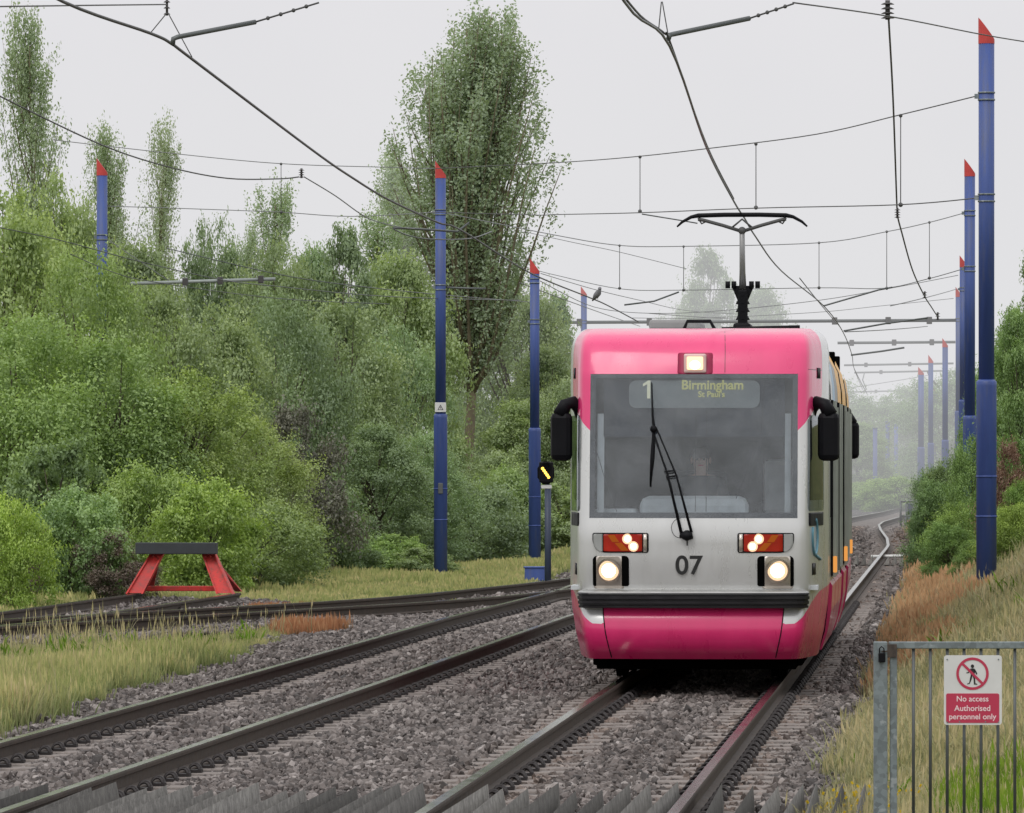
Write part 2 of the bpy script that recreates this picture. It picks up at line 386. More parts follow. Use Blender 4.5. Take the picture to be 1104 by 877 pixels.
# ------------------------------------------------------------------ grasses
def grass_mat(name, stops, extra=None):
    t = NT(name); a = t.n('ShaderNodeAttribute', attribute_name='tint'); oi = t.n('ShaderNodeObjectInfo')
    pos = t.n('ShaderNodeNewGeometry').outputs['Position']; n1 = t.noise(.55, 4, .6, pos)
    f = t.math('ADD', t.math('MULTIPLY', n1.outputs[0], .9), t.math('MULTIPLY', oi.outputs['Random'], .35))
    f = t.math('SUBTRACT', f, .12)
    c = t.ramp(f, stops).outputs[0]
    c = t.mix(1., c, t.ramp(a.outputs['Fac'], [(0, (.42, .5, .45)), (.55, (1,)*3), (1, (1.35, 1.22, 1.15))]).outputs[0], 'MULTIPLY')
    d = t.n('ShaderNodeBsdfDiffuse'); tr = t.n('ShaderNodeBsdfTranslucent'); t.l(c, d.inputs[0]); t.l(c, tr.inputs[0])
    m = t.n('ShaderNodeMixShader'); m.inputs[0].default_value = .3; t.l(d.outputs[0], m.inputs[1]); t.l(tr.outputs[0], m.inputs[2])
    t.l(m.outputs[0], t.out.inputs['Surface']); return t.m
M['grass'] = grass_mat('long meadow grass', [(.2, (.20, .27, .095)), (.45, (.32, .37, .155)), (.68, (.44, .44, .22)), (.9, (.54, .50, .31))])
M['grassg'] = grass_mat('lush green grass', [(.2, (.09, .19, .02)), (.5, (.17, .29, .035)), (.85, (.28, .33, .09))])
M['grassp'] = grass_mat('pale dry bank grass', [(.2, (.24, .26, .12)), (.45, (.36, .355, .19)), (.7, (.45, .42, .26)), (.9, (.54, .48, .33))])
M['rustg'] = grass_mat('rust red sorrel', [(.2, (.24, .13, .075)), (.5, (.34, .18, .10)), (.85, (.38, .26, .15))])
M['tan'] = grass_mat('orange brown dead grass', [(.2, (.32, .225, .13)), (.5, (.45, .31, .18)), (.85, (.50, .40, .25))])
def tuft(mat, nb, h, spread, seed, w=.009, bend=.35, heads=.3):
    r = random.Random(seed); V = []; Fc = []; T = []
    for _ in range(nb):
        a = r.uniform(0, 6.283); bx, by = r.gauss(0, spread), r.gauss(0, spread); hh = h*r.uniform(.5, 1.15); bd = hh*r.uniform(.05, bend)
        wa = r.uniform(0, 6.283); dx, dy = math.cos(wa)*w, math.sin(wa)*w; tt = r.uniform(-.15, .15)
        k = len(V)
        for j, (z, ww) in enumerate(((0, 1), (.5, .85), (.85, .5))):
            ox = math.cos(a)*bd*z*z; oy = math.sin(a)*bd*z*z
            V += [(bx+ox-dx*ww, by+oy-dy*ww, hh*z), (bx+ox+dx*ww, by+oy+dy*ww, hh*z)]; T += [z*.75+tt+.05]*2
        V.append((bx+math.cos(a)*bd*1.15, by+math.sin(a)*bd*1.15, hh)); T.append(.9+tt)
        Fc += [(k, k+1, k+3, k+2), (k+2, k+3, k+5, k+4), (k+4, k+5, k+6)]
        if r.random() < heads:                      # seed head
            cx, cy, cz = V[-1]; k = len(V); q = w*1.5
            V += [(cx-q*math.cos(wa), cy-q*math.sin(wa), cz), (cx, cy, cz-.05), (cx+q*math.cos(wa), cy+q*math.sin(wa), cz), (cx, cy, cz+.07)]; T += [1.]*4
            Fc.append((k, k+1, k+2, k+3))
    return shape('tuft', V, Fc, mat, tint=np.clip(T, 0, 1))
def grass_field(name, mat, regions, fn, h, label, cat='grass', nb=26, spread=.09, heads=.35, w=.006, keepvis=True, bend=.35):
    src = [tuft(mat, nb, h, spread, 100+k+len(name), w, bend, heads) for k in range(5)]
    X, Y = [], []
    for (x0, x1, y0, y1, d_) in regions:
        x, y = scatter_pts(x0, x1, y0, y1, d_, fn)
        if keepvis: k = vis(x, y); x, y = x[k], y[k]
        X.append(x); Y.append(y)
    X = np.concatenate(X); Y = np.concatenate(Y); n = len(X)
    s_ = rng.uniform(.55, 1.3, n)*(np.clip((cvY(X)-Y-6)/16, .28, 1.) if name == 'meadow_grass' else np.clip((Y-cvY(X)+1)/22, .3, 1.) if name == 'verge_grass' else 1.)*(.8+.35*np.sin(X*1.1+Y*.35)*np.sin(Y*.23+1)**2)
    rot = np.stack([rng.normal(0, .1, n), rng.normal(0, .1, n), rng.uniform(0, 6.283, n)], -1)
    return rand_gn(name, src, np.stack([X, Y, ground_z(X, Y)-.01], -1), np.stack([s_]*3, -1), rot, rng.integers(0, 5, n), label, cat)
g_left = lambda X, Y: (~in_bed(X, Y)) & (X < ax2(Y)-1.5) & (Y < cvY(X)-6.5)
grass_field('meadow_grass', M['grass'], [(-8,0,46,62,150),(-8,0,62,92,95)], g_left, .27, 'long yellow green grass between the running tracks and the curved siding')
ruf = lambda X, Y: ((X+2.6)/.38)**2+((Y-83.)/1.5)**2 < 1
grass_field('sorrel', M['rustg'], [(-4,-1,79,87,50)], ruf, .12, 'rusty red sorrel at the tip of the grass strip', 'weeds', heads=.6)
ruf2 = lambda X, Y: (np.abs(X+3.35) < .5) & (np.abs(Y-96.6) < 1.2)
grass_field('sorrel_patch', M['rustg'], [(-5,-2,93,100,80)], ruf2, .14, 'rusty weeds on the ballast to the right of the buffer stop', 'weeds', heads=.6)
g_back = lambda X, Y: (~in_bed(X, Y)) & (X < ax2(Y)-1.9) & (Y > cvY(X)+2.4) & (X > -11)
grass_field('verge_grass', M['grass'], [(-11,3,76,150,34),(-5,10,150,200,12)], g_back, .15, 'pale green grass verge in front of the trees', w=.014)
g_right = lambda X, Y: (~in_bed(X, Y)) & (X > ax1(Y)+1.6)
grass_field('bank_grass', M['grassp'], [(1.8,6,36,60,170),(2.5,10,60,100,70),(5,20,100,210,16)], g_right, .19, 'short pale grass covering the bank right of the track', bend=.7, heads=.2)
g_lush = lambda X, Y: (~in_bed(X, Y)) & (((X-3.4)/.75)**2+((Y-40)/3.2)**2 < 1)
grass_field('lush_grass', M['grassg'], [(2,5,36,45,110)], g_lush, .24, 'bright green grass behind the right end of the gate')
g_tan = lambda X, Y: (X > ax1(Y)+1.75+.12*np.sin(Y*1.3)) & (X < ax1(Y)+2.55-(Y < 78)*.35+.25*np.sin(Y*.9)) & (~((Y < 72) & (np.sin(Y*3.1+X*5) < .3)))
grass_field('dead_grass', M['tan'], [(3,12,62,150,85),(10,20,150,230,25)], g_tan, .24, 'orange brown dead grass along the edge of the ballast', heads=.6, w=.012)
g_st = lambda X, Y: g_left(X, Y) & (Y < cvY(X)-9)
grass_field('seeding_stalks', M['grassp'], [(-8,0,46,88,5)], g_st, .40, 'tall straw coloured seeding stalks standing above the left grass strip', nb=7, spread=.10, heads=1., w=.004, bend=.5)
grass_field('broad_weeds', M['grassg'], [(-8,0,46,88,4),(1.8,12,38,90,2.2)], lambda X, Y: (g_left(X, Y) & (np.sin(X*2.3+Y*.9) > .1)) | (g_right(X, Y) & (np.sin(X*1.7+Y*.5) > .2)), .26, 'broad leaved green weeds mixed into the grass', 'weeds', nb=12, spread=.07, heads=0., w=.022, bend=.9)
# yellow flowers low by the gate
M['yellow'] = paint('yellow petals', (.70, .52, .02), .6)
def flower_src(mat, seed, h):
    r = random.Random(seed); V = []; Fc = []
    for _ in range(5):
        x, y, z = r.gauss(0, .07), r.gauss(0, .07), h*r.uniform(.5, 1); q = .012
        for a in range(3):
            k = len(V); th = a*1.05
            V += [(x-q*math.cos(th), y-q*math.sin(th), z-q*.5), (x, y, z-q), (x+q*math.cos(th), y+q*math.sin(th), z+q*.5), (x, y, z+q)]; Fc.append((k, k+1, k+2, k+3))
    return shape('flower', V, Fc, mat)
x, y = scatter_pts(1.9, 2.9, 38, 44, 9, lambda X, Y: (~in_bed(X, Y)) & (X < 2.0+.25*np.sin(Y*2)+.3+.04*(Y-38))); n = len(x)
rand_gn('yellow_flowers', [flower_src(M['yellow'], k, .2) for k in range(3)], np.stack([x, y, ground_z(x, y)], -1), np.ones((n, 3)), np.stack([x*0, x*0, rng.uniform(0, 6, n)], -1), rng.integers(0, 3, n), 'small yellow flowers at the foot of the gate', 'flowers')

# ------------------------------------------------------------------ tracks
def off_path(pts, d):
    out = []
    for i, (x, y) in enumerate(pts):
        a = pts[max(i-1, 0)]; b_ = pts[min(i+1, len(pts)-1)]; dx, dy = b_[0]-a[0], b_[1]-a[1]; L = math.hypot(dx, dy)
        out.append((x+dy/L*d, y-dx/L*d))
    return out
PROF = [(-.034,0),(.034,0),(.037,-.014),(.034,-.036),(.010,-.048),(.009,-.120),(.070,-.138),(.070,-.150),(-.070,-.150),(-.070,-.138),(-.009,-.120),(-.010,-.048),(-.034,-.036),(-.037,-.014)]
def rail(pts, parent, z=0.):
    n = len(PROF); V = []; Fc = []; fm = []
    for i, (x, y) in enumerate(pts):
        a = pts[max(i-1, 0)]; b_ = pts[min(i+1, len(pts)-1)]; dx, dy = b_[0]-a[0], b_[1]-a[1]; L = math.hypot(dx, dy); nx, ny = dy/L, -dx/L
        V += [(x+nx*px, y+ny*px, pz+z) for px, pz in PROF]
    for i in range(len(pts)-1):
        for j in range(n):
            Fc.append((i*n+j, (i+1)*n+j, (i+1)*n+(j+1) % n, i*n+(j+1) % n)); fm.append(1 if j == 0 else 0)
    Fc.append(tuple(range(n))); fm.append(0)
    o = mesh_obj('rail', V, Fc, None, parent, mats=[M['rust'], M['railtop']], fm=fm)
    bm = bmesh.new(); bm.from_mesh(o.data); bmesh.ops.recalc_face_normals(bm, faces=bm.faces[:]); bm.to_mesh(o.data); bm.free()
    return o
def path_of(fn, y0, y1, st=2.): 
    return [(float(fn(y)), y) for y in np.arange(y0, y1+.01, st)]
# sleeper and clip meshes, shared by every copy
mb = MB(); mb.bbox(-1.25, 1.25, -.13, .13, -.35, -.158, .02); sl0 = mb.build('sleeper', M['concrete'])
def clip_mesh():
    mb = MB()
    for (oy, r_) in ((-.03, .042), (.03, .036)):
        mb.tube([(r_*math.cos(a)*1.1, oy+.01*math.cos(a*2), r_*math.sin(a)*1.25-.145) for a in np.linspace(-.1, math.pi+.1, 9)], .010, 5)
    mb.tube([(-.045, -.03, -.14), (-.05, .0, -.135), (-.045, .03, -.14)], .010, 5)
    mb.box(-.055, .03, -.05, .05, -.155, -.137)
    return mb.build('clip', M['clip'])
cl0 = clip_mesh()
D_sl = sl0.data; D_cl = cl0.data; D.objects.remove(sl0); D.objects.remove(cl0)
def sleepers(pts, parent, st=.65, clips=True, nmax=100, z=0.):
    # walk along the path
    P = [Vector((x, y, 0)) for x, y in pts]; acc = 0; out = []
    for a, b_ in zip(P[:-1], P[1:]):
        L = (b_-a).length
        while acc < L: out.append((a.lerp(b_, acc/L), math.atan2(-(b_-a).x, (b_-a).y))); acc += st
        acc -= L
    for i, (p, rz) in enumerate(out[:nmax]):
        s_ = link(D.objects.new('sleeper', D_sl), parent); s_.location = (p.x, p.y, z+random.uniform(-.004, .002)); s_.rotation_euler.z = rz+random.uniform(-.004, .004)
        if clips and p.y < 100:
            for cx, fl in ((-.752-.115, 0), (-.752+.115, math.pi), (.752-.115, 0), (.752+.115, math.pi)):
                c_ = link(D.objects.new('clip', D_cl), s_); c_.location = (cx, random.uniform(-.01, .01), 0); c_.rotation_euler.z = fl
    if len(out) > nmax:
        mb = MB()
        for p, rz in out[nmax:]: mb.box(-1.25, 1.25, -.13, .13, -.30, -.158, Matrix.Translation((p.x, p.y, 0)) @ Matrix.Rotation(rz, 4, 'Z'))
        o = mb.build('sleepers', M['concrete'], parent); o['kind'] = 'stuff'
def track(label, pts, **kw):
    t_ = thing('tram_track', label, 'railway track')
    rail(off_path(pts, -.752), t_); rail(off_path(pts, .752), t_); sleepers(pts, t_, **kw); return t_
track('straight track carrying the pink tram, its near end at the bottom centre', path_of(ax1, 34, 400, 3.))
track('empty running track crossing the foreground to the left of the tram', path_of(ax2, 34, 400, 3.))
def smooth_path(ps, st=1.):
    P = [Vector((x, y, 0)) for y, x in ps]; out = []
    for i in range(len(P)-1):
        p0 = P[max(i-1, 0)]; p1 = P[i]; p2 = P[i+1]; p3 = P[min(i+2, len(P)-1)]
        for u in np.arange(0, 1, .25):
            u = float(u); q = .5*((2*p1)+(-p0+p2)*u+(2*p0-5*p1+4*p2-p3)*u*u+(-p0+3*p1-3*p2+p3)*u**3); out.append((q.x, q.y))
    out.append((P[-1].x, P[-1].y)); return out
track('curved track swinging in from the left edge behind the grass strip', smooth_path(_cv), clips=False)
track('short rusty siding ending at the red buffer stop', smooth_path(_cs), clips=False)

# anti-trespass timbers: rows of three-sided wooden bars lying between and beside the rails
def arris(L): 
    mb = MB(); w = .050; h = .165
    V = [(-w, 0, 0), (w, 0, 0), (w*.7, 0, h), (-w, L, 0), (w, L, 0), (w*.7, L-.12, h)]
    mb.add(V, [(0, 1, 2), (3, 5, 4), (0, 2, 5, 3), (1, 4, 5, 2), (0, 3, 4, 1)]); return mb.build('timber_bar', M['timber'])
ab = arris(3.6); D_ab = ab.data; D.objects.remove(ab)
def panel(label, x0, x1, y0, mesh, z, st=.152):
    p_ = thing('anti_trespass_panel', label, 'trespass guard', (0, 0, 0), group=None)
    x = x0
    while x < x1:
        o = link(D.objects.new('timber_bar', mesh), p_); o.location = (x+random.uniform(-.008, .008), y0+random.uniform(-.14, .10), z+random.uniform(-.006, .006))
        o.rotation_euler = (0, random.uniform(-.06, .06), TW+random.uniform(-.01, .01)); o.scale.z = random.uniform(.85, 1.12); x += st
    return p_
za = -.150
panel('grey saw-toothed timber bars between the rails of the tram track at the bottom edge', ax1(38.2)-.63, ax1(38.2)+.66, 38.2, D_ab, za)
panel('grey saw-toothed timber bars right of the tram track, ending by the gate post', ax1(38.2)+.93, ax1(38.2)+1.95, 38.2, D_ab, za)
panel('grey saw-toothed timber bars in the gap between the two running tracks', ax2(38.2)+.93, ax1(38.2)-.9, 38.2, D_ab, za)
panel('grey saw-toothed timber bars between the rails of the empty left track', ax2(38.2)-.63, ax2(38.2)+.66, 38.2, D_ab, za)
ab = arris(2.2); D_a2 = ab.data; D.objects.remove(ab)
panel('far row of dark timber bars across the track beyond the tram', ax1(132)-.63, ax1(132)+.6, 132, D_a2, -.14)
panel('far row of dark timber bars just right of the far rail', ax1(132)+.92, ax1(132)+1.6, 132, D_a2, -.14)
# ------------------------------------------------------------------ masts
def mast(label, X, Y, top, base, r1=.100, r2=.128, zc=None, bands=(), group=None, plate=False, shaft_detail=True):
    t_ = thing('catenary_mast', label, 'mast', (X, Y, base), 0, group)
    H = top-base; zc = H*.43 if zc is None else zc-base
    n = 20
    mb = MB(); mb.tube([(0,0,-.6), (0,0,zc-.05), (0,0,zc), (0,0,zc+.03)], [r2, r2, r2*1.02, r1*1.03], n)
    if shaft_detail:
        for zz in (zc*.55, zc*.36): mb.tube([(0,0,zz-.012), (0,0,zz+.012)], r2*1.05, n)
    lo = mb.build('lower_pole', M['blue'], t_)
    mb = MB(); mb.tube([(0,0,zc+.03), (0,0,H-.30)], r1, n); mb.build('upper_pole', M['blue'], t_)
    # slanting cap: higher on the left
    V = []; m_ = n
    for j in range(m_):
        a = 2*math.pi*j/m_; V.append((r1*1.03*math.cos(a), r1*1.03*math.sin(a), H-.32))
    for j in range(m_):
        a = 2*math.pi*j/m_; V.append((r1*1.03*math.cos(a), r1*1.03*math.sin(a), H-.13-.14*math.cos(a)))
    Fc = [(j, (j+1) % m_, (j+1) % m_+m_, j+m_) for j in range(m_)]+[tuple(range(m_, 2*m_))]
    mesh_obj('cap', V, Fc, M['capred'], t_)
    for bz in bands:
        mb = MB()
        for dz in (-.045, .045): mb.tube([(0,0,bz-base+dz-.010), (0,0,bz-base+dz+.010)], r1*1.10, n)
        mb.box(-r1*1.5, -r1, -.02, .02, bz-base-.03, bz-base+.03); mb.build('wire_clamp', M['galv'], t_)
    if plate:
        p_ = mb = MB(); mb.bbox(-r1*1.05, r1*1.05, -r1-.03, -r1-.018, zc+.06, zc+.24, .006); p_ = mb.build('warning_plate', M['signwhite'], t_)
        mb = MB(); zz = zc+.10; y_ = -r1-.0335
        tri = [(-.055, zz), (.055, zz), (0, zz+.10)]; inn = [(-.038, zz+.010), (.038, zz+.010), (0, zz+.078)]
        V = [(x, y_, z) for x, z in tri+inn]; mesh_obj('warning_triangle', V, [(0,1,4,3), (1,2,5,4), (2,0,3,5)], M['ink'], p_)
        V = [(x, y_, z) for x, z in ((.004, zz+.066), (-.012, zz+.038), (.0, zz+.038), (-.004, zz+.012), (.012, zz+.046), (.001, zz+.046))]
        mesh_obj('warning_bolt', V, [(0,1,2,5), (2,3,4,5)], M['ink'], p_)
        mb = MB(); mb.bbox(-.045, .045, -r2-.02, -r2+.01, zc*.52, zc*.52+.2, .008); mb.build('access_cover', M['cable_grey'], t_)
    return t_
def px_mast(label, px, pytop, Y, base=None, bandpx=(), **kw):
    p = W(px, pytop, Y); b_ = gz(p.x, p.y) if base is None else base
    return mast(label, p.x, Y, p.z, b_, bands=[EYE-(q-HY)*Y/F for q in bandpx], **kw)
GM = 'blue catenary masts with red caps'
px_mast('nearest and tallest blue mast at the right edge, red cap, ringed thick lower half', 1063.5, 20, 82, zc=W(0,412,82).z, bandpx=(104, 213.5), group=GM)
px_mast('second blue mast on the right, just left of the nearest right-hand mast', 1045.5, 172, 121.4, bandpx=(230, 290), zc=W(0,450,121.4).z, group=GM)
px_mast('third blue mast on the right, its red cap between the two slimmer ones', 1038.5, 276, 181, bandpx=(312,), group=GM)
px_mast('fourth blue mast on the right, holding the long grey cross bar above the tram', 1033.5, 310, 215, bandpx=(345,), group=GM)
px_mast('dark far mast right of the hazy pair with a bent bracket near its top', 1019, 365, 232, group=GM)
px_mast('hazy far mast, tallest of the distant cluster right of the tram', 1003.5, 383, 262, group=GM)
px_mast('hazy far mast with a wide shaft at the left of the distant cluster', 993, 396, 270, r1=.12, r2=.15, group=GM)
px_mast('thin hazy far mast squeezed between the distant masts, lowest cap of them', 1008.5, 417, 300, group=GM)
px_mast('blue mast in front of the trees at left centre carrying a white warning plate', 475, 174, 122, base=-.22, bandpx=(229, 310), zc=W(0,448,122).z, plate=True, group=GM)
px_mast('blue mast left of the tram with a blue box and signal at its foot', 576.5, 279, 136, base=-.52, bandpx=(303, 347), zc=W(0,463,136).z, group=GM)
px_mast('blue mast whose red cap shows just above the left roof edge of the tram', 629.5, 309, 215, base=-.8, bandpx=(347,), group=GM)
px_mast('blue mast with red cap rising out of the trees at far left', 110, 171, 121, base=0., bandpx=(256,), group=GM)
for i, (px, py, Y) in enumerate(((943.5, 462, 285), (957, 455, 300), (966, 458, 310))):
    p = W(px, py, Y); mb = MB(); mb.tube([(p.x, p.y, -.3), (p.x, p.y, p.z)], .10, 10)
    mb.tube([(p.x, p.y, p.z-.01), (p.x, p.y, p.z+.02)], .12, 10)
    o = mb.build('distant_post', M['blue']); setp(o, ['leftmost thin hazy post standing in the mist right of the tram', 'middle thin hazy post in the mist right of the tram', 'rightmost thin hazy post in the mist, left of the distant masts'][i], 'post', 'hazy posts in the mist')
# box and pad at the foot of the mast beside the signal
p = W(577, 612, 117)
t_ = thing('junction_box', 'small blue metal box at the foot of the mast beside the signal', 'box', (p.x, 117, .18))
mb = MB(); mb.bbox(-.19, .17, -.15, .15, -.34, -.11, .012); mb.build('cabinet', M['blue'], t_)
mb = MB(); mb.bbox(-.21, .19, -.17, .17, -.11, -.085, .008); mb.build('lid', M['blue'], t_)
p = W(583, 626, 115); mb = MB(); mb.bbox(p.x-.42, p.x+.45, 114.5, 118.5, -.32, -.165, .02)
setp(mb.build('concrete_slab', M['conc2']), 'low stepped slab below the blue junction box', 'slab')

# ------------------------------------------------------------------ point signal
p = W(588.5, 510, 112); gzz = gz(p.x, 112)
t_ = thing('signal', 'dark tram signal showing a slanted yellow bar on a slim post', 'signal', (p.x, 112, gzz))
h = p.z-gzz
mb = MB(); mb.tube([(.035,0,-.3), (.035,0,h-.2)], .058, 12); mb.bbox(-.05, .12, -.1, .1, -.02, .08, .01); mb.build('post', M['boxblue'], t_)
mb = MB(); oct_ = [(.155*math.cos(a)*1.02, h+.215*math.sin(a)) for a in np.linspace(math.pi/8, 2*math.pi+math.pi/8, 9)[:-1]]
mb.prism(oct_, -.03, .0); mb.bbox(-.115, .125, -.10, -.03, h-.17, h+.19, .02)
mb.tube([(0, -.11, h+.12), (0, -.22, h+.125)], [.07, .075], 10, caps=False); hd = mb.build('signal_head', M['black'], t_)
mb = MB()
for q in np.linspace(-1, 1, 5): mb.sphere((q*.052-.005, -.105, h-q*.075), .026, 8, 6, (1, .5, 1))
mb.build('lit_bar', emis('signal amber light', (1., .55, .08), 3.2), hd)
mb = MB(); mb.bbox(-.08, .10, -.06, -.05, h-.27, h-.21, .004); mb.build('number_plate', M['signwhite'], t_)

# ------------------------------------------------------------------ buffer stop
t_ = thing('buffer_stop', 'red steel buffer stop with a dark timber beam at the end of the siding', 'buffer stop', (-5.02, 99.2, 0), TW*1.2)
mb = MB(); mb.bbox(-.70, .545, -.30, -.10, .60, .775, .012); mb.build('beam', M['beam'], t_)
for s_, nm in ((-1, 'l'), (1, 'r')):
    mb = MB()
    x = s_*.40; xo = s_*.69 if s_ < 0 else .70
    # raking leg: channel leaning outward to its foot, wide plate facing the camera
    w = .105
    for (ya, yb, wa, wb) in ((-.09, .03, .09, .12),):
        top = [(x-wa+s_*.0, .60), (x+wa, .60)]; bot = [(xo-wb, 0.01), (xo+wb, 0.01)]
        V = [(top[0][0], -.1, .60), (top[1][0], -.1, .60), (bot[1][0], -.45, .01), (bot[0][0], -.45, .01),
             (top[0][0], -.06, .60), (top[1][0], -.06, .60), (bot[1][0], -.40, .01), (bot[0][0], -.40, .01)]
        mb.add(V, [(0,1,2,3), (4,7,6,5), (0,4,5,1), (1,5,6,2), (2,6,7,3), (3,7,4,0)])
        # flanges
        for sx in (0, 1):
            a = V[sx]; b2 = V[2 if sx else 3]
            mb.add([(a[0]-.012, -.14, .60), (a[0]+.012, -.14, .60), (b2[0]+.012, -.50, .0), (b2[0]-.012, -.50, .0), (a[0]-.012, .08, .60), (a[0]+.012, .08, .60), (b2[0]+.012, -.28, .0), (b2[0]-.012, -.28, .0)],
                   [(0,1,2,3), (4,7,6,5), (0,4,5,1), (1,5,6,2), (2,6,7,3), (3,7,4,0)])
    # rear strut
    mb.add([(x-.05, -.05, .60), (x+.05, -.05, .60), (xo+.05, 1.25, 0), (xo-.05, 1.25, 0), (x-.05, -.05, .52), (x+.05, -.05, .52), (xo+.05, 1.15, 0), (xo-.05, 1.15, 0)],
           [(0,1,2,3), (4,7,6,5), (0,4,5,1), (1,5,6,2), (2,6,7,3), (3,7,4,0)])
    mb.build('leg', M['red_rust'], t_)
mb = MB(); mb.bbox(-.60, .60, -.02, .05, .03, .11, .01); [mb.tube([(bx_, -.13+.0, bz_), (bx_, -.165, bz_)], .018, 6) for bx_ in (-.44, -.36, .36, .44) for bz_ in (.50, .56)]; mb.tube([(-.58, .2, .06), (.58, .9, .06)], .022, 6); mb.build('tie_bar', M['red_rust'], t_)

# ------------------------------------------------------------------ platform-end gate with its sign
GY = 35.; gx = (945-552)*GY/F
t_ = thing('gate', 'galvanised steel barred gate at the bottom right carrying the no access sign', 'gate', (0, GY, 0))
def X_(px): return (px-552)*GY/F
def Z_(py): return EYE-(py-HY)*GY/F
mb = MB(); mb.bbox(X_(942), X_(956.5), -.035, .035, -.15, Z_(692), .004); po = mb.build('post', M['galv'], t_)
mb = MB(); mb.bbox(X_(959.5), X_(967), -.02, .02, .12, Z_(697), .003); mb.bbox(X_(958), X_(1225), -.022, .022, Z_(699.5), Z_(692), .004); mb.bbox(X_(967.2), X_(1225), -.02, .02, .12, .16, .003)
mb.bbox(X_(1217), X_(1225), -.019, .019, .162, Z_(700), .003); fr = mb.build('frame', M['galv'], t_)
mb = MB(); mb.bbox(X_(1228), X_(1243), -.035, .035, -.3, Z_(692), .004); mb.build('post', M['galv'], t_)
bp = [984.8+18.22*k for k in range(13)]
for q in bp:
    mb = MB(); mb.tube([(X_(q), 0, .162), (X_(q), 0, Z_(699.7))], .0085, 8); mb.build('bar', M['clip'] if False else M['cable_grey'], t_)
mb = MB(); mb.bbox(X_(955.5), X_(966.5), -.034, -.0225, Z_(709), Z_(694.5), .002); mb.box(X_(950), X_(956), -.045, -.0365, Z_(703), Z_(701.5)); mb.build('latch_plate', M['rust'], t_)
mb = MB(); mb.bbox(X_(946.5), X_(953.8), -.062, -.037, Z_(714), Z_(704), .004)
mb.tube([(X_(947.6), -.05, Z_(704.5)), (X_(947.8), -.05, Z_(699)), (X_(950), -.05, Z_(697)), (X_(952.4), -.05, Z_(699)), (X_(952.6), -.05, Z_(704.5))], .0035, 6); mb.build('padlock', M['black'], t_)
# sign: a thing of its own, fixed to the bars
sx0, sx1, sz0, sz1 = X_(1017.3), X_(1079.7), Z_(781.5), Z_(706.5); sc_ = thing('sign', 'white and crimson no access sign fixed to the gate bars', 'sign', ((sx0+sx1)/2, GY-.026, (sz0+sz1)/2))
w_, h_ = (sx1-sx0)/2, (sz1-sz0)/2
def rrect(w, h, r, n=6, cx=0, cz=0):
    o = []
    for (sx, sz, a0) in ((1,1,0), (-1,1,90), (-1,-1,180), (1,-1,270)):
        for k in range(n+1):
            a = R(a0+90*k/n); o.append((cx+sx*(w-r)+r*math.cos(a), cz+sz*(h-r)+r*math.sin(a)))
    return o
def plate(name, outline, y0, y1, mat, parent): return MB().prism(outline, y0, y1).build(name, mat, parent)
plate('board', rrect(w_, h_, .016), -.004, .0, M['signwhite'], sc_)
def lx(px): return X_(px)-(sx0+sx1)/2
def lz(py): return Z_(py)-(sz0+sz1)/2
pn = plate('red_panel', rrect((lx(1076.8)-lx(1019.6))/2, (lz(747.6)-lz(779.3))/2, .010, 6, (lx(1076.8)+lx(1019.6))/2, (lz(747.6)+lz(779.3))/2), -.0065, -.0042, M['signred'], sc_)
for s_, py, sz in (('No access', 753.6, .042), ('Authorised', 763.8, .043), ('personnel only', 772.8, .0425)):
    text_mesh('lettering', s_, sz, M['textpink'], pn, (lx(1048), -.0070, lz(py)), depth=.0006, sx=1.0, bold=.0005)
cxx, czz = lx(1048), lz(726.3); ro, ri = .0875, .0735
V = []; Fc = []; n = 40
for k in range(n):
    a = 2*math.pi*k/n; V += [(cxx+ro*math.cos(a), -.0066, czz+ro*math.sin(a)), (cxx+ri*math.cos(a), -.0066, czz+ri*math.sin(a))]
for k in range(n): Fc.append((2*k, 2*k+1, (2*k+3) % (2*n), (2*k+2) % (2*n)))
rg = mesh_obj('prohibition_ring', V, Fc, M['signred'], sc_)
d_ = Vector((1, 0, -1)).normalized(); q_ = Vector((1, 0, 1)).normalized()*.0068
c0 = Vector((cxx, -.0070, czz)); mesh_obj('diagonal_bar', [c0-d_*ri+q_, c0-d_*ri-q_, c0+d_*ri-q_, c0+d_*ri+q_], [(0,1,2,3)], M['signred'], rg)
# walking figure pictogram
def pic(pts): return [(cxx+a*.001, czz+b_*.001) for a, b_ in pts]
pieces = [[(-9,28),(8,28),(15,14),(10,-6),(-9,-6),(-13,10)], [(8,28),(14,24),(26,2),(24,-6),(20,-4),(12,12)], [(-9,28),(-14,22),(-24,8),(-33,6),(-33,2),(-22,3),(-9,16)],
          [(-9,-6),(2,-6),(-4,-28),(-14,-54),(-28,-58),(-28,-53),(-18,-50)], [(0,-6),(10,-6),(14,-28),(16,-52),(26,-55),(26,-59),(8,-59),(6,-30)]]
mb = MB()
for pc in pieces:
    o_ = pic(pc); k = len(mb.v); mb.add([(x, -.0058, z) for x, z in o_], [tuple(range(len(o_)))])
hd_ = [(cxx+.001*(0+9*math.cos(a)), -.0058, czz+.001*(40+10*math.sin(a))) for a in np.linspace(0, 2*math.pi, 15)[:-1]]; mb.add(hd_, [tuple(range(14))])
mb.build('walking_figure', M['ink'], sc_)
mb = MB()
for (a, b_) in ((1020.8, 711), (1076, 711), (1021, 778.6), (1076, 778.6), (1034, 778), (1062, 778)): mb.tube([(lx(a), -.0085, lz(b_)), (lx(a), -.004, lz(b_))], .004, 8)
mb.build('screws', M['galv'], sc_)

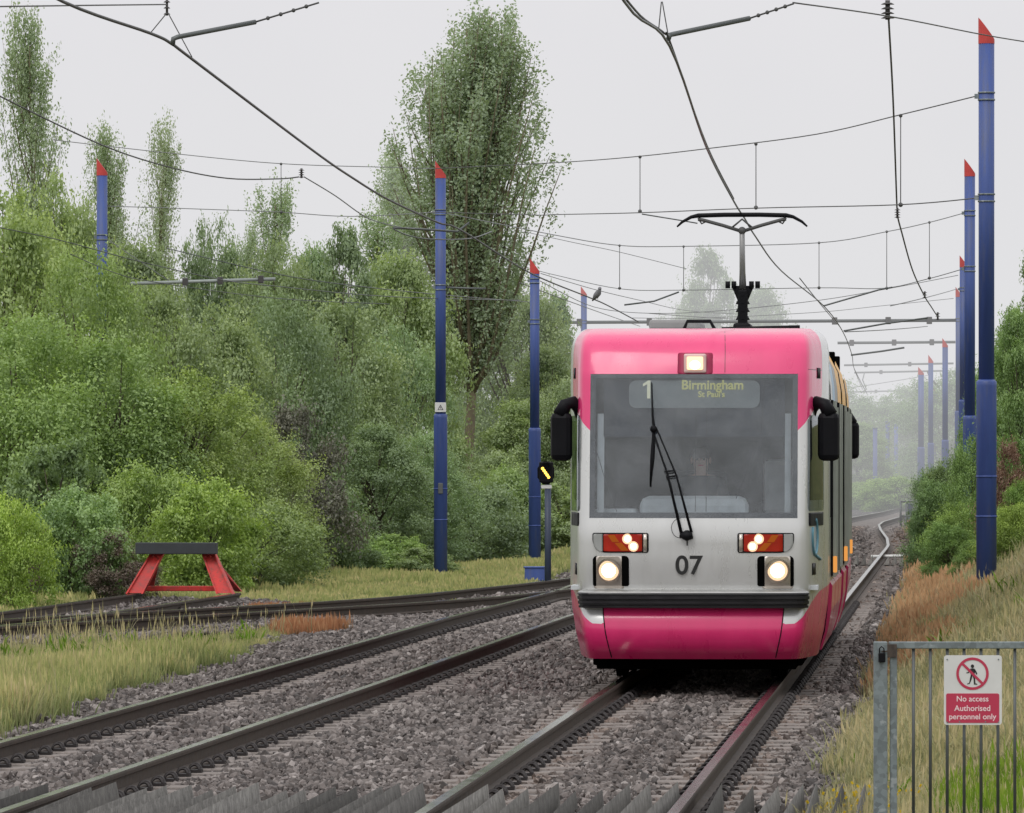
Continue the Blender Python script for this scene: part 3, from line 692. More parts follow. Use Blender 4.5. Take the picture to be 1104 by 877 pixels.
# ------------------------------------------------------------------ small lineside things
p = W(989, 594, 140)
t_ = thing('lineside_box', 'small dark blue box with pale lid beside the far track at right', 'box', (p.x, 140, 0))
mb = MB(); mb.bbox(-.14, .14, -.1, .1, -.3, .10, .01); mb.build('cabinet', M['boxblue'], t_)
mb = MB(); mb.bbox(-.155, .155, -.12, .12, .10, .125, .005); mb.build('lid', M['galv'], t_)
a, b_ = W(935, 598, 141), W(983, 598, 141); mb = MB(); mb.tube([(a.x, 139.5, -.09), (b_.x, 139.5, -.07)], .035, 8)
setp(mb.build('cable_duct', M['white']), 'thin pale duct running from the far rail to the small blue box', 'duct')
t_ = thing('railing', 'hazy grey metal railing beside the far track at the foot of the masts', 'railing', (0, 0, 0))
for q in (971, 978, 985):
    a = W(q, 540, 205); mb = MB(); mb.tube([(a.x, 205, -.2), (a.x, 205, a.z)], .035, 6); mb.build('post', M['cable_grey'], t_)
a, b_ = W(971, 541, 205), W(985, 541, 205); mb = MB(); mb.tube([a, b_], .03, 6); mb.tube([a-Vector((0,0,.45)), b_-Vector((0,0,.45))], .03, 6); mb.build('rail', M['cable_grey'], t_)
p = W(981, 548, 212); mb = MB(); mb.bbox(p.x-.13, p.x+.13, 212, 212.3, -.2, p.z+.15, .02); setp(mb.build('equipment_cabinet', M['boxblue']), 'hazy grey equipment cabinet behind the railing', 'cabinet')

# ------------------------------------------------------------------ overhead line
def wire(label, pts, r=.009, sag=0, name='span_wire', cat='wire', group='overhead wires', sub=6, mat=None, n=5):
    P = [W(*q) for q in pts]; out = []
    if len(P) > 2:                                    # spline through the points
        for i in range(len(P)-1):
            p0 = P[max(i-1, 0)]; p1 = P[i]; p2 = P[i+1]; p3 = P[min(i+2, len(P)-1)]
            for u in [k/sub for k in range(sub)]:
                out.append(.5*((2*p1)+(-p0+p2)*u+(2*p0-5*p1+4*p2-p3)*u*u+(-p0+3*p1-3*p2+p3)*u**3))
        out.append(P[-1])
    else:
        for k in range(9):
            u = k/8; q = P[0].lerp(P[1], u); q.z -= sag*4*u*(1-u); out.append(q)
    mb = MB(); mb.tube(out, r, n)
    if sum(q[2] for q in pts)/len(pts) > 104: mat = mat or M['farwire']  # distant wires take the copy with haze in its colour
    return setp(mb.build(name, mat or M['wire'], None), label, cat, group)
def contact_profile(pts, zs): return [(x, y, (z-EYE)*F/(HY-y)) for (x, y), z in zip(pts, zs)]
c1 = contact_profile([(560,-215),(673,2),(722,50),(762,160),(791,217),(803,236),(815,256),(842,292),(888,330),(909,358.5),(918.5,383),(921,398),(930,420)],
                     [5.2,5.2,5.15,5.0,4.9,4.87,4.87,4.87,4.85,4.85,4.85,4.9,4.9])
def lift(c, dz): return [(x, y-dz*F/Y, Y) for x, y, Y in c]
wire('thick contact wire leading down to the pantograph of the tram', c1, .0105, name='contact_wire')
c1b = contact_profile([(660,-20),(690,17),(716,36),(724,50),(762,157),(791,214.5)], [5.22,5.22,5.22,5.17,5.03,4.93])
wire('second strand lying close along the contact wire above the tram', c1b, .009, name='contact_wire')
c2 = contact_profile([(-60,-70),(68,2),(162,36),(185,47.5),(207,64),(336.6,162),(380,192),(419,215.5),(472,240),(498,249),(571.6,294.5),(633,320),(654,329),(688,347)],
                     [5.3,5.3,5.3,5.28,5.25,5.1,5.05,5.0,5.0,5.0,5.0,5.0,5.0,5.0])
wire('thick contact wire sloping from the top left corner to the tram roof', c2, .0125, name='contact_wire')
wire('slack wire hanging from the left edge to the insulator left of centre', [(-30,88,78),(2,105,80),(111,157,88),(185,181,94),(246,192.5,98),(300,193,101),(322,191,102)], .011, name='feeder_wire')
wire('wire running down from the hanging insulator towards the left mast', [(328,191,102),(361,211,106),(394,234,110),(421,243,114),(448,247,118),(496,249.5,122)], .010, name='feeder_wire')
wire('pale slack loop of wire under the left mast clamps', [(424,247,114),(440,254,116),(465,258,118),(506,257.5,122),(530,250,126)], .013, name='jumper_wire', mat=M['cable_grey'])
wire('upper span wire from the nearest right mast across the picture to the left mast', [(1056,103,82),(970.6,124,86),(880,145,92),(762,160.5,98),(680,169.6,103),(599,175.6,112),(469,182,121.7)], .008)
wire('upper span wire from the left mast on to the far left mast', [(469,182,121.7),(419,180.6,121.5),(300,176.5,121),(180,165,121),(57,151,121)], .008)
wire('lower span wire from the nearest right mast to the left mast', [(1056,213.5,82),(967.5,221,87),(819,224.5,95),(691,229.5,102),(600,231.5,112),(575,232,115),(472,229,121.7)], .008)
wire('lower span wire from the left mast on to the far left mast', [(472,229,121.7),(378,233.5,121.5),(302,229,121),(197,225,121),(116,222.5,121)], .008)
wire('upper span wire of the second right mast, dipping towards the left', [(1039,230,121.4),(1002,240,121.4),(956,250,121.5),(883,262,121.7),(737,265.8,121.8),(668,264.8,122),(600,254,122),(480,230,122)], .0085)
wire('lower span wire of the second right mast, level above the tram roof', [(1039,290,121.4),(1000,301,123),(952,311,128),(883,310.5,133),(737,313,140),(668,311.5,144),(600,297,149),(580,292,150)], .0085)
wire('wire from the third right mast passing behind the pantograph', [(1033,297,181),(960,311,181),(883,324,182),(780,335,183),(700,338,183),(640,331,184),(582,303,150)], .010)
wire('faint wire just above the tram roof running to the fourth right mast', [(1028,322,215),(950,330,213),(880,337,210),(760,343,205),(680,343,200)], .010)
wire('wire crossing the top right corner past the tip of the nearest mast', [(855,3,62),(960,18,68),(1062,38,76),(1130,49,80)], .008)
wire('thin wire along the top left edge above the contact wire', [(-20,7.5,46),(90,6,50),(180,5,54)], .006)
wire('faint wire low across the trees from the left edge to the right', [(-20,242,95),(60,258,97),(150,282,100),(240,302,104),(300,309,108),(420,320,116),(560,324,135)], .008, mat=M['cable_grey'])
wire('faint lower wire against the trees left of centre', [(76,274,100),(120,293,102),(165,304,104),(300,322,112),(420,328,118)], .007, mat=M['cable_grey'])
wire('faint wire crossing behind the left mast at trunk height', [(180,268,118),(300,296,120),(380,308,122),(475,318,130),(572,326,150)], .009, mat=M['cable_grey'])
wire('wire from the top of the left mast beside the tram to the far cluster', [(583,295,150),(640,312,165),(690,324,180),(740,335,200),(800,339,215)], .009)
wire('long fine wire from the second left mast clamp towards the pantograph', [(565,250,122),(620,262,124),(668,272,126),(740,290,130)], .006)
wire('thick drop wire hanging from the top insulator at right down to the track line', [(958,18,70),(963,110,78),(967,222,88),(968,234,89),(972,250,92),(984,292,104),(997,320,118),(1004,331,128),(1011,342,140)], .012, name='feeder_wire')
# droppers: short vertical wires between the two span wires
for i, (px, y0, y1, Y, lb) in enumerate((
    (690,169.5,228,102.5,'thin dropper between the upper and lower span wires left of the pantograph'), (815,155.5,224,95.5,'thin dropper between the span wires right above the pantograph'),
    (971,125,221,87,'long dropper between the span wires nearest the right mast'), (303,177,229,121,'dropper between the span wires at left, below the blank sky'),
    (737,266,313,131,'dropper of the second span just left of the pantograph head'), (668,265,311,132,'dropper of the second span above the left roof corner'),
    (883,262,310.5,127,'dropper of the second span right of the pantograph head'), (956,250,311,125,'dropper of the second span, second from the right mast'), (1002,240,300,122.5,'dropper of the second span closest to the right masts'))):
    a, b_ = W(px, y0, Y), W(px, y1, Y); mb = MB(); mb.tube([a, b_], .007, 5); mb.sphere(a, .026, 8, 6); mb.sphere(b_, .032, 8, 6)
    setp(mb.build('dropper', M['wire']), lb, 'dropper', 'droppers between span wires')
def insulator(label, px, py, Y, r, h, n=4, tilt=0):
    c = W(px, py, Y); mb = MB()
    for k in range(n):
        z = c.z+h*(k/(n-1)-.5); mb.tube([(c.x+tilt*(z-c.z), c.y, z-h*.10), (c.x+tilt*(z-c.z), c.y, z+h*.02)], [r, r*.55], 12)
    mb.tube([(c.x-tilt*h*.6, c.y, c.z-h*.7), (c.x+tilt*h*.6, c.y, c.z+h*.7)], r*.35, 8)
    return setp(mb.build('insulator', M['insul']), label, 'insulator', 'ribbed insulators on the wires')
insulator('dark ribbed insulator at the top edge near the right mast', 957, 11, 70, .075, .15, 4)
insulator('small ribbed insulator halfway down the drop wire at right', 967.5, 230, 88, .045, .10, 4)
insulator('ribbed insulator hanging from the span wire above the left trees', 325, 187, 102, .05, .11, 4)
insulator('tiny insulator at the lower bend of the drop wire at right', 997, 318, 118, .05, .09, 3)
insulator('tiny insulator where the drop wire meets the cross bar', 1011, 341, 140, .06, .12, 3)
insulator('small dark suspension fitting above the contact wire at the top left', 180, 8, 54, .03, .10, 3)
for a, b_, Y, lb in (((180,14),(162,36),50,'fine hanger wire left of the top left suspension'), ((181,14),(207,62),50,'fine hanger wire right of the top left suspension'), ((713,2),(710,33),48,'fine hanger wire left of the registration arm at the top'), ((714,2),(721,42),48,'fine hanger wire right of the top registration arm joint')):
    wire(lb, [(*a, Y), (*b_, Y)], .0045, name='hanger_wire')
def arm(label, pts, r=.02, mat='cable_grey', extra=()):
    P = [W(*q) for q in pts]; t_ = thing('registration_arm', label, 'bracket', (0,0,0), 0, 'registration arms')
    mb = MB(); mb.tube(P, r, 8); mb.build('tube', M[mat], t_)
    for (a, b_, Y) in extra:
        A, B = W(*a, Y), W(*b_, Y); mb = MB(); mb.tube([A, B], .007, 5); n = 5
        for k in range(1, n): mb.sphere(A.lerp(B, k/n), .016, 7, 5)
        mb.build('chain', M['wire'], t_)
    return t_
arm('grey registration arm at the top centre holding the contact wire, chain at its end', [(720,44,47.5),(722,38,47.5),(726,37,47.6),(808,20,48)], .019, extra=(((808,20),(856,4),48),))
arm('grey registration arm at the top left ending in a chain', [(186,48,47),(187,42,47),(192,40,47),(275,24,47.5)], .019, extra=(((275,24),(344,3),47.5),))
arm('thin registration arm right of the pantograph', [(888,330,119),(950,312,120),(962,310,120)], .015)
arm('thin registration arm under the first cross bar', [(910,357,142),(955,349,143),(1000,343,143)], .02)
arm('thin registration arm left of the pantograph over the tram roof', [(673,329,140),(705,325,140),(732,315,140)], .018)
arm('small dark bracket in front of the left mast holding two wires', [(424,246,117),(450,247,118),(493,250,119),(506,240,119)], .02)
arm('short pale bracket floating right of the left mast clamps', [(478,310,122),(502,311,122),(524,311.5,122)], .018)
arm('thin bracket beneath the second cross bar', [(918,383,190),(950,379,191),(975,375,191)], .028)
arm('short stub wire bracket left of the pantograph strip', [(692,231,101),(735,238,101),(752,241,101)], .010)
def bar(label, a, b_, r, clamps=(), Y2=None):
    A, B = W(*a), W(*b_); t_ = thing('cross_bar', label, 'cross bar', (0,0,0), 0, 'horizontal cross bars')
    mb = MB(); mb.tube([A, B], r, 10); mb.build('tube', M['palebar' if 'pale' in label else 'cable_grey'], t_)
    for u in clamps:
        c = A.lerp(B, u); mb = MB(); mb.bbox(c.x-r*1.6, c.x+r*1.6, c.y-r*1.6, c.y+r*1.6, c.z-r*2.2, c.z+r*2.2, r*.3); mb.build('clamp', M['insul'], t_)
    return t_
bar('longest grey cross bar, level with the tram roof between left and right masts', (589,348,215), (1033,345.5,215), .055, (.08,.25,.70,.83,.93))
bar('second grey cross bar, right of the tram just under the longest one', (903,370,258), (1030,369,258), .055, (.12,.48,.8))
bar('third cross bar right of the tram', (910,394,320), (1028,392,320), .05, (.2,.6))
bar('fourth cross bar close beneath the third with a bent hanger', (921,402,350), (1017,400,350), .05, (.3,))
bar('fifth hazy cross bar between tram and distant masts', (912,423,400), (993,421,400), .05, (.4,))
bar('sixth hazy cross bar, faint in the mist', (915,435,410), (991,434,410), .045)
bar('seventh faint cross bar, lower in the mist', (922,447,420), (990,446,420), .04)
bar('lowest faint cross bar, spanning the hazy posts', (943,468,395), (990,467,395), .04)
bar('pale cantilever bar in front of the trees beside the far left mast', (140,306,121), (297,301,121), .032, (.38,.62,.9))
wire('stay rod between the far left mast and its cantilever bar', [(114,257,121),(182,303,121)], .008, sag=0)
arm('bent black bracket hanging from the fourth bar before the far masts', [(1000,400,300),(1003,408,300),(1012,418,300)], .05, 'insul')
arm('curly registration bracket hanging below the third cross bar', [(932,402,349),(930,410,349),(934,420,349),(928,424,349)], .03)
for i, (a, b_) in enumerate((((921,398,230),(935,425,300)), ((911,358,150),(1000,352,200)), ((960,330,160),(1031,312,215)), ((905,420,330),(1000,405,350)), ((862,300,140),(905,352,200)), ((560,305,160),(690,352,230)), ((700,338,200),(830,346,240)))):
    wire(['short contact wire length running into the mist', 'thin stay just under the longest cross bar', 'thin stay rising to the fourth right mast', 'faint stay before the hazy masts', 'thin wire falling behind the pantograph to the first cross bar', 'thin wire from the left trees to the tram roof edge', 'faint wire skimming the far end of the tram roof'][i], [a, b_], .008+.00003*a[2], sag=.02)

# bird
p = W(643.5, 319, 119)
t_ = thing('bird', 'small pale grey bird perched on the thick wire left of the tram roof', 'bird', (p.x, p.y, p.z), R(-60))
mb = MB(); mb.tube([(-.16,0,-.09), (-.10,0,-.045), (-.03,0,.0), (.05,0,.05), (.085,0,.085), (.10,0,.12), (.115,0,.135)], [.012,.03,.055,.058,.036,.032,.018], 10)
mb.sphere((.105,0,.128), .034, 9, 7); mb.tube([(.13,0,.125), (.165,0,.118)], [.01,.002], 6)
mb.tube([(0,.02,-.03),(0,.02,-.075)], .005, 5); mb.tube([(0,-.02,-.03),(0,-.02,-.075)], .005, 5)
mb.build('bird_body', paint('pigeon grey feathers', (.22,.22,.24), .8, var=.3, scale=14), t_)
# ------------------------------------------------------------------ the tram
TX, TY, TS = 1.69, 60.65, .067
tram = thing('tram', 'pink and silver articulated tram number 07 with headlights on', 'tram', (TX, TY, 0), -math.atan(TS))
def tz(py): return EYE-(py-HY)/115.4
def tx(px): return (px-747)/115.4
PL = np.array([(0,0),(.3,.004),(.55,.014),(.8,.034),(.93,.052),(1.0,.072),(1.05,.112),(1.078,.18),(1.10,.30),(1.132,.55),(1.182,.95),(1.228,1.4),(1.235,1.7),(1.235,2.2)])
_u = np.concatenate([[0], np.cumsum(np.hypot(*np.diff(PL, axis=0).T))])
UEND = float(_u[-1])
def sm_interp(x, xs, ys, h):
    return (np.interp(x-h, xs, ys)+2*np.interp(x, xs, ys)+np.interp(x+h, xs, ys))/4
_sz = [0, .215,.30,.40,.50,.60,.69,.80,.90,1.1,1.4,1.535,2.0,2.887,3.0,3.10,3.19,3.26,3.30,3.33]
_ss = [.14,.14,.055,.012,.0,.02,.07,.09,.045,.012,.006,.03,.10,.255,.30,.35,.42,.54,.72,1.15]
_kz = [0,.215,.45,.70,.87,2.9,3.10,3.19,3.25,3.30,3.33]
_kk = [.915,.915,.958,.988,1,1,.998,.988,.972,.94,.90]
def S(z): return float(sm_interp(z, _sz, _ss, .012))
def K(z): return float(np.interp(z, _kz, _kk))
def plan(u):
    return float(sm_interp(u, _u, PL[:, 0], .015)), float(sm_interp(u, _u, PL[:, 1], .015))
def P(u, z, sd=1):
    x, y = plan(abs(u)); sg = sd*(1 if u >= 0 else -1)
    return Vector((sg*x*K(z), y+S(z)*(1-min(1, max(0, y/1.9)))**1.2, z))
def Nrm(u, z, sd=1):
    e = .012; a = P(u+e, z, sd)-P(u-e, z, sd); b_ = P(u, z+e, sd)-P(u, z-e, sd); n_ = a.cross(b_).normalized()
    if n_.y > 0 and abs(u) < 1.0: n_ = -n_
    x = P(u, z, sd).x
    if abs(u) >= 1.0 and n_.x*x < 0: n_ = -n_
    return n_
def PO(u, z, o, sd=1): return P(u, z, sd)+Nrm(u, z, sd)*o
# body shell of the front cab
UW, UI = .978, .928
us = sorted(set([0,.12,.24,.36,.48,.6,.7,.78,.82,.855,.865,.89,UI,UW,1.0,1.02,1.04,1.06,1.08,1.10,1.125,1.15,1.18,1.22,1.27,1.33,1.4,1.5,1.6,1.75,1.9,2.05,2.2,2.35,round(UEND-.35,3),UEND-.06,UEND]))
US = [-u for u in reversed(us) if u > 0]+us
zs = sorted(set([.215,.235,.27,.31,.35,.40,.45,.50,.53,.56,.59,.62,.65,.68,.70,.73,.76,.80,.84,.87,.90,.95,1.0,1.1,1.2,1.3,1.4,1.48,1.535,1.59,1.7,1.85,2.0,2.15,2.3,2.357,2.4,2.45,2.5,2.6,2.7,2.78,2.84,2.887,2.92,2.96,3.0,3.04,3.08,3.12,3.16,3.19,3.22,3.25,3.27,3.29,3.305,3.32,3.33]))
def m_fn(u, z):
    u = abs(u)
    up = min(z-float(np.interp(u, [0, .978, 1.10, 1.6, 2.3], [2.357, 2.357, 2.46, 2.62, 2.75])), 1.95-u)
    lo = float(np.interp(u, [0, .852, .866, .98, 1.05, 1.12, 1.3, 1.8, 2.45], [.73, .73, .545, .55, .60, .66, .74, .84, .885]))-z
    return max(up, lo)
V = [P(u, z) for z in zs for u in US]; nu = len(US); Fc = []; 
for i in range(len(zs)-1):
    for j in range(nu-1):
        zc, uc = (zs[i]+zs[i+1])/2, (US[j]+US[j+1])/2
        if abs(uc) < UW and 1.535 < zc < 2.887: continue
        if 1.18 < abs(uc) < 2.05 and 1.70 < zc < 2.45: continue
        Fc.append((i*nu+j, i*nu+j+1, (i+1)*nu+j+1, (i+1)*nu+j))
Fc.append(tuple((len(zs)-1)*nu+j for j in range(nu)))
t = NT('tram livery paint'); b = t.bsdf(Roughness=.3, Metallic=.0)
b.inputs['Coat Weight'].default_value = .6; b.inputs['Coat Roughness'].default_value = .12
a = t.n('ShaderNodeAttribute', attribute_name='livery'); f = t.math('GREATER_THAN', a.outputs['Fac'], 0.)
co = t.coord(); mp = t.n('ShaderNodeMapping'); mp.inputs['Scale'].default_value = (1, 1, .25); t.l(co, mp.inputs['Vector'])
nz = t.noise(5, 7, .65, mp.outputs[0]); grime = t.ramp(nz.outputs[0], [(.38, (.95, .95, .94)), (.62, (1,)*3)]).outputs[0]
sx = t.n('ShaderNodeSeparateXYZ'); t.l(co, sx.inputs[0])
pinkc = t.ramp(sx.outputs['Z'], [(0.0, (.60, .004, .115)), (1, (.82, .045, .20))]).outputs[0]  # pink paler higher up: sky reflection put into the colour
silv = (.68, .685, .68)
c = t.mix(f, silv, pinkc); c = t.mix(1., c, grime, 'MULTIPLY')
# road dirt low down
lowd = t.ramp(t.math('ADD', sx.outputs['Z'], t.math('MULTIPLY', nz.outputs[0], .25)), [(.20, (.66, .63, .60)), (.62, (1,)*3)]).outputs[0]
c = t.mix(1., c, lowd, 'MULTIPLY'); t.l(c, b.inputs['Base Color'])
t.l(t.math('MULTIPLY', t.math('SUBTRACT', 1., f), .35), b.inputs['Metallic'])
t.l(t.ramp(nz.outputs[0], [(.3, (.22,)*3), (.7, (.42,)*3)]).outputs[0], b.inputs['Roughness'])
M['livery'] = t.m
body = mesh_obj('cab_body', V, Fc, M['livery'], tram, smooth=True)
at_ = body.data.attributes.new('livery', 'FLOAT', 'POINT'); at_.data.foreach_set('value', np.array([m_fn(u, z) for z in zs for u in US], np.float32))
for p_ in body.data.polygons:
    if len(p_.vertices) > 4: p_.use_smooth = False
def grid_patch(name, u0, u1, z0, z1, off, mat, parent, radii=(0,0,0,0), nu=8, nz=8, thick=0., sd=1, smooth=True):
    """radii: low-near, low-far, high-near, high-far (near = u0 side)"""
    zz = []
    for (r0, r1, sgn, z_) in ((radii[0], radii[1], 1, z0), (radii[2], radii[3], -1, z1)):
        r = max(r0, r1)
        if r > 0: zz += [z_+sgn*r*(1-math.cos(a)) for a in np.linspace(0, math.pi/2, 7)]
    zz += list(np.linspace(z0, z1, nz+1)); zz = sorted(set(round(q, 5) for q in zz if z0-1e-6 <= q <= z1+1e-6))
    def inset(z, rl, rh):
        if rl > 0 and z < z0+rl: return rl-math.sqrt(max(0, rl*rl-(z0+rl-z)**2))
        if rh > 0 and z > z1-rh: return rh-math.sqrt(max(0, rh*rh-(z-z1+rh)**2))
        return 0
    V = []; F_ = []
    for z in zz:
        a = u0+inset(z, radii[0], radii[2]); b_ = u1-inset(z, radii[1], radii[3])
        V += [PO(a+(b_-a)*k/nu, z, off, sd) for k in range(nu+1)]
    m_ = nu+1; n_ = len(zz)
    for i in range(n_-1):
        for j in range(nu): F_.append((i*m_+j, i*m_+j+1, (i+1)*m_+j+1, (i+1)*m_+j))
    if thick > 0:
        ring = [j for j in range(m_)]+[i*m_+nu for i in range(1, n_)]+[(n_-1)*m_+j for j in range(nu-1, -1, -1)]+[i*m_ for i in range(n_-2, 0, -1)]
        k = len(V); V += [V[r_]-(Nrm(0.5*(u0+u1), .5*(z0+z1), sd)*thick) for r_ in ring]; L = len(ring)
        F_ += [(ring[i], ring[(i+1) % L], k+(i+1) % L, k+i) for i in range(L)]
    o = mesh_obj(name, V, F_, mat, parent, smooth=False)
    bm = bmesh.new(); bm.from_mesh(o.data); bmesh.ops.recalc_face_normals(bm, faces=bm.faces[:]); bm.to_mesh(o.data); bm.free()
    o.data.polygons.foreach_set('use_smooth', [k < (n_-1)*nu for k in range(len(o.data.polygons))]); return o
# glass
def glass(name, tint, refl, rough=.02, wet_sheen=True):
    t = NT(name); tr = t.n('ShaderNodeBsdfTransparent'); tr.inputs[0].default_value = (*tint, 1)
    g = t.n('ShaderNodeBsdfGlossy'); g.inputs['Roughness'].default_value = rough; g.inputs[0].default_value = (.93, .97, 1., 1)
    fr = t.n('ShaderNodeFresnel'); fr.inputs[0].default_value = 1.5
    fac = t.math('ADD', t.math('MULTIPLY', fr.outputs[0], .9), refl)
    co = t.coord()
    if wet_sheen:
        nn = t.noise(260, 2, .5, co); t.l(t.bump(nn.outputs[0], .04, .002), g.inputs['Normal'])
        n2 = t.noise(2.2, 5, .65, co, .6); fac = t.math('MULTIPLY', fac, t.ramp(n2.outputs[0], [(.3, (.65,)*3), (.7, (1.25,)*3)]).outputs[0])
    m = t.n('ShaderNodeMixShader'); t.l(fac, m.inputs[0]); t.l(tr.outputs[0], m.inputs[1]); t.l(g.outputs[0], m.inputs[2])
    d = t.n('ShaderNodeBsdfDiffuse'); d.inputs[0].default_value = (.62, .66, .68, 1); m2 = t.n('ShaderNodeMixShader')  # pale bluish film: wet glass, plus sky reflection put into the colour
    if wet_sheen: t.l(t.ramp(t.noise(340, 2, .6, co).outputs[0], [(.45, (.03,)*3), (.75, (.15,)*3)]).outputs[0], m2.inputs[0])
    else: m2.inputs[0].default_value = .02
    t.l(m.outputs[0], m2.inputs[1]); t.l(d.outputs[0], m2.inputs[2]); t.l(m2.outputs[0], t.out.inputs['Surface']); return t.m
M['glass'] = glass('windscreen glass', (.84, .89, .93), .075)
M['darkglass'] = paint('dark side glass', (.012, .016, .016), .08, var=.3, spec=.8)
M['frit'] = paint('windscreen black edge', (.018, .019, .028), .22, var=.2)
M['sideglass'] = glass('cab side glass', (.62, .66, .66), .03, .03, False)
ws = grid_patch('windscreen', -UW, UW, 1.535, 2.887, -.001, M['glass'], tram, nu=24, nz=16)
# dark printed edge inside the glass
mb = MB()
def strip(mb, u0, u1, z0, z1, off, nu=12, nz=8):
    V = [PO(u0+(u1-u0)*j/nu, z0+(z1-z0)*i/nz, off) for i in range(nz+1) for j in range(nu+1)]
    mb.add(V, [(i*(nu+1)+j, i*(nu+1)+j+1, (i+1)*(nu+1)+j+1, (i+1)*(nu+1)+j) for i in range(nz) for j in range(nu)], True)
strip(mb, -UW, UW, 1.536, 1.588, -.006, 24, 1); strip(mb, -UW, UW, 2.85, 2.886, -.006, 24, 1)
strip(mb, -UW, -UI, 1.588, 2.85, -.006, 2, 12); strip(mb, UI, UW, 1.588, 2.85, -.006, 2, 12)
mb.build('windscreen_edge', M['frit'], ws)
# blind, display, side strips (behind the glass)
M['navy'] = paint('dark blind cloth', (.012, .016, .030), .8, var=.4, scale=5)
M['dispgrey'] = paint('display backing grey', (.22, .24, .24), .6, var=.15)
M['pale'] = paint('pale grey cab lining', (.78, .81, .80), .7, var=.12)
M['pale2'] = paint('mid grey cab lining', (.60, .63, .64), .7, var=.15)
grid_patch('blind', -.86, .86, 2.31, 2.85, -.075, M['navy'], tram, nu=16, nz=4)
dp = grid_patch('destination_display', -.615, .62, 2.575, 2.835, -.045, M['dispgrey'], tram, radii=(.07,.07,.07,.07), nu=12, nz=4)
M['led'] = emis('lit display letters', (.80, .78, .28), .40); M['ledw'] = emis('lit display digit', (.85, .85, .62), .55)
def on_screen(name, s_, px, py, size, mat, sx=1., bold=.0):
    q = PO(tx(px), tz(py), -.040); sl = math.atan2(P(0, 2.85).y-P(0, 2.55).y, .3)
    return text_mesh(name, s_, size, mat, dp, q, rot=(math.pi/2-sl, 0, 0), depth=.001, sx=sx, bold=bold)
q1 = PO(tx(696.5), tz(419), -.040); _sy = (P(0, 2.85).y-P(0, 2.55).y)/.3
mesh_obj('route_number', [(q1.x+a, q1.y+b_*_sy-.002, q1.z+b_) for a, b_ in ((-.005,-.085),(.025,-.085),(.025,.085),(.003,.085),(-.045,.052),(-.045,.028),(-.005,.050))], [tuple(range(7))], M['ledw'], dp)
on_screen('destination_lettering', 'Birmingham', 767, 414.5, .125, M['led'], .98, .003)
on_screen('destination_lettering', "St Paul's", 766, 424.5, .078, M['led'], .98, .002)
grid_patch('cab_pillar', -.925, -.855, 1.59, 2.53, -.09, M['pale2'], tram, nu=2, nz=8)
grid_patch('cab_pillar', .865, .925, 1.59, 2.53, -.09, M['pale2'], tram, nu=2, nz=8)
# cab interior
mb = MB(); mb.bbox(-1.0, 1.0, .28, .62, 1.28, 1.535, .03); mb.bbox(-.52, .50, .40, .80, 1.50, 1.74, .09); mb.bbox(-.95, -.55, .40, .9, 1.5, 1.62, .03); mb.build('dashboard', M['pale2'], tram)
mb = MB(); mb.box(-1.16, 1.16, 2.25, 2.27, .9, 1.7); mb.box(-1.16, -.36, 2.25, 2.27, 1.7, 3.1); mb.box(.36, 1.16, 2.25, 2.27, 2.35, 3.1); mb.box(-.36, .36, 2.25, 2.27, 2.45, 3.1); mb.box(.40, .47, 2.24, 2.28, 1.7, 2.45); mb.build('bulkhead', M['pale2'], tram)
mb = MB(); mb.box(-.34, -.02, 2.22, 2.24, 1.72, 2.43); mb.box(.10, .38, 2.22, 2.24, 1.72, 2.43); mb.bbox(.62, 1.02, 1.5, 1.56, 1.55, 2.08, .05); mb.build('cab_panel', M['pale'], tram)
mb = MB(); mb.box(-1.16, 1.16, .3, 2.24, .86, .9); mb.build('cab_floor', M['pale2'], tram)
mb = MB(); mb.bbox(-.25, .27, 1.35, 1.47, 1.35, 1.98, .06); mb.bbox(-.25, .27, .95, 1.4, 1.30, 1.42, .05); mb.bbox(-.06, .08, 1.1, 1.24, .9, 1.31, .02); mb.build('driver_seat', M['navy'], tram)
mb = MB()
for q, u_ in ((-.80, .02), (.62, .12)): mb.tube([PO(u_+.0, 2.84, -.04), PO(u_+.006, 2.2, -.04), PO(u_, 1.6, -.04)] if q > 0 and False else [PO(u_+(.0), 2.56, -.035), PO(u_, 1.6, -.035)], .0035, 5)
mb.tube([PO(.66, 2.82, -.03), PO(.63, 2.3, -.03), PO(.40, 1.72, -.03)], .003, 5); mb.tube([PO(-.93, 2.2, -.03), PO(-.82, 1.85, -.03), PO(-.72, 1.60, -.03)], .003, 5)
mb.build('glass_lead', M['black'], ws)

# bumper following the nose
def loft(name, prof, u0, u1, mat, parent, n=44, ends=True, smooth=False):
    V = []; F_ = []; m_ = len(prof)
    for k in range(n+1):
        u = u0+(u1-u0)*k/n; e = min(1, min(k, n-k)/2.2+.0)**.5
        x_, y_ = plan(abs(u)); 
        for o_, z_ in prof:
            q = P(u, .87); nn = Nrm(u, 1.0); nn.z = 0; nn.normalize(); v_ = q+nn*(o_*e-.02*(1-e)); v_.z = z_; V.append(v_)
    for k in range(n):
        for j in range(m_): F_.append((k*m_+j, (k+1)*m_+j, (k+1)*m_+(j+1) % m_, k*m_+(j+1) % m_))
    F_ += [tuple(range(m_)), tuple(n*m_+j for j in reversed(range(m_)))]
    o = mesh_obj(name, V, F_, mat, parent)
    bm = bmesh.new(); bm.from_mesh(o.data); bmesh.ops.recalc_face_normals(bm, faces=bm.faces[:]); bm.to_mesh(o.data); bm.free(); return o
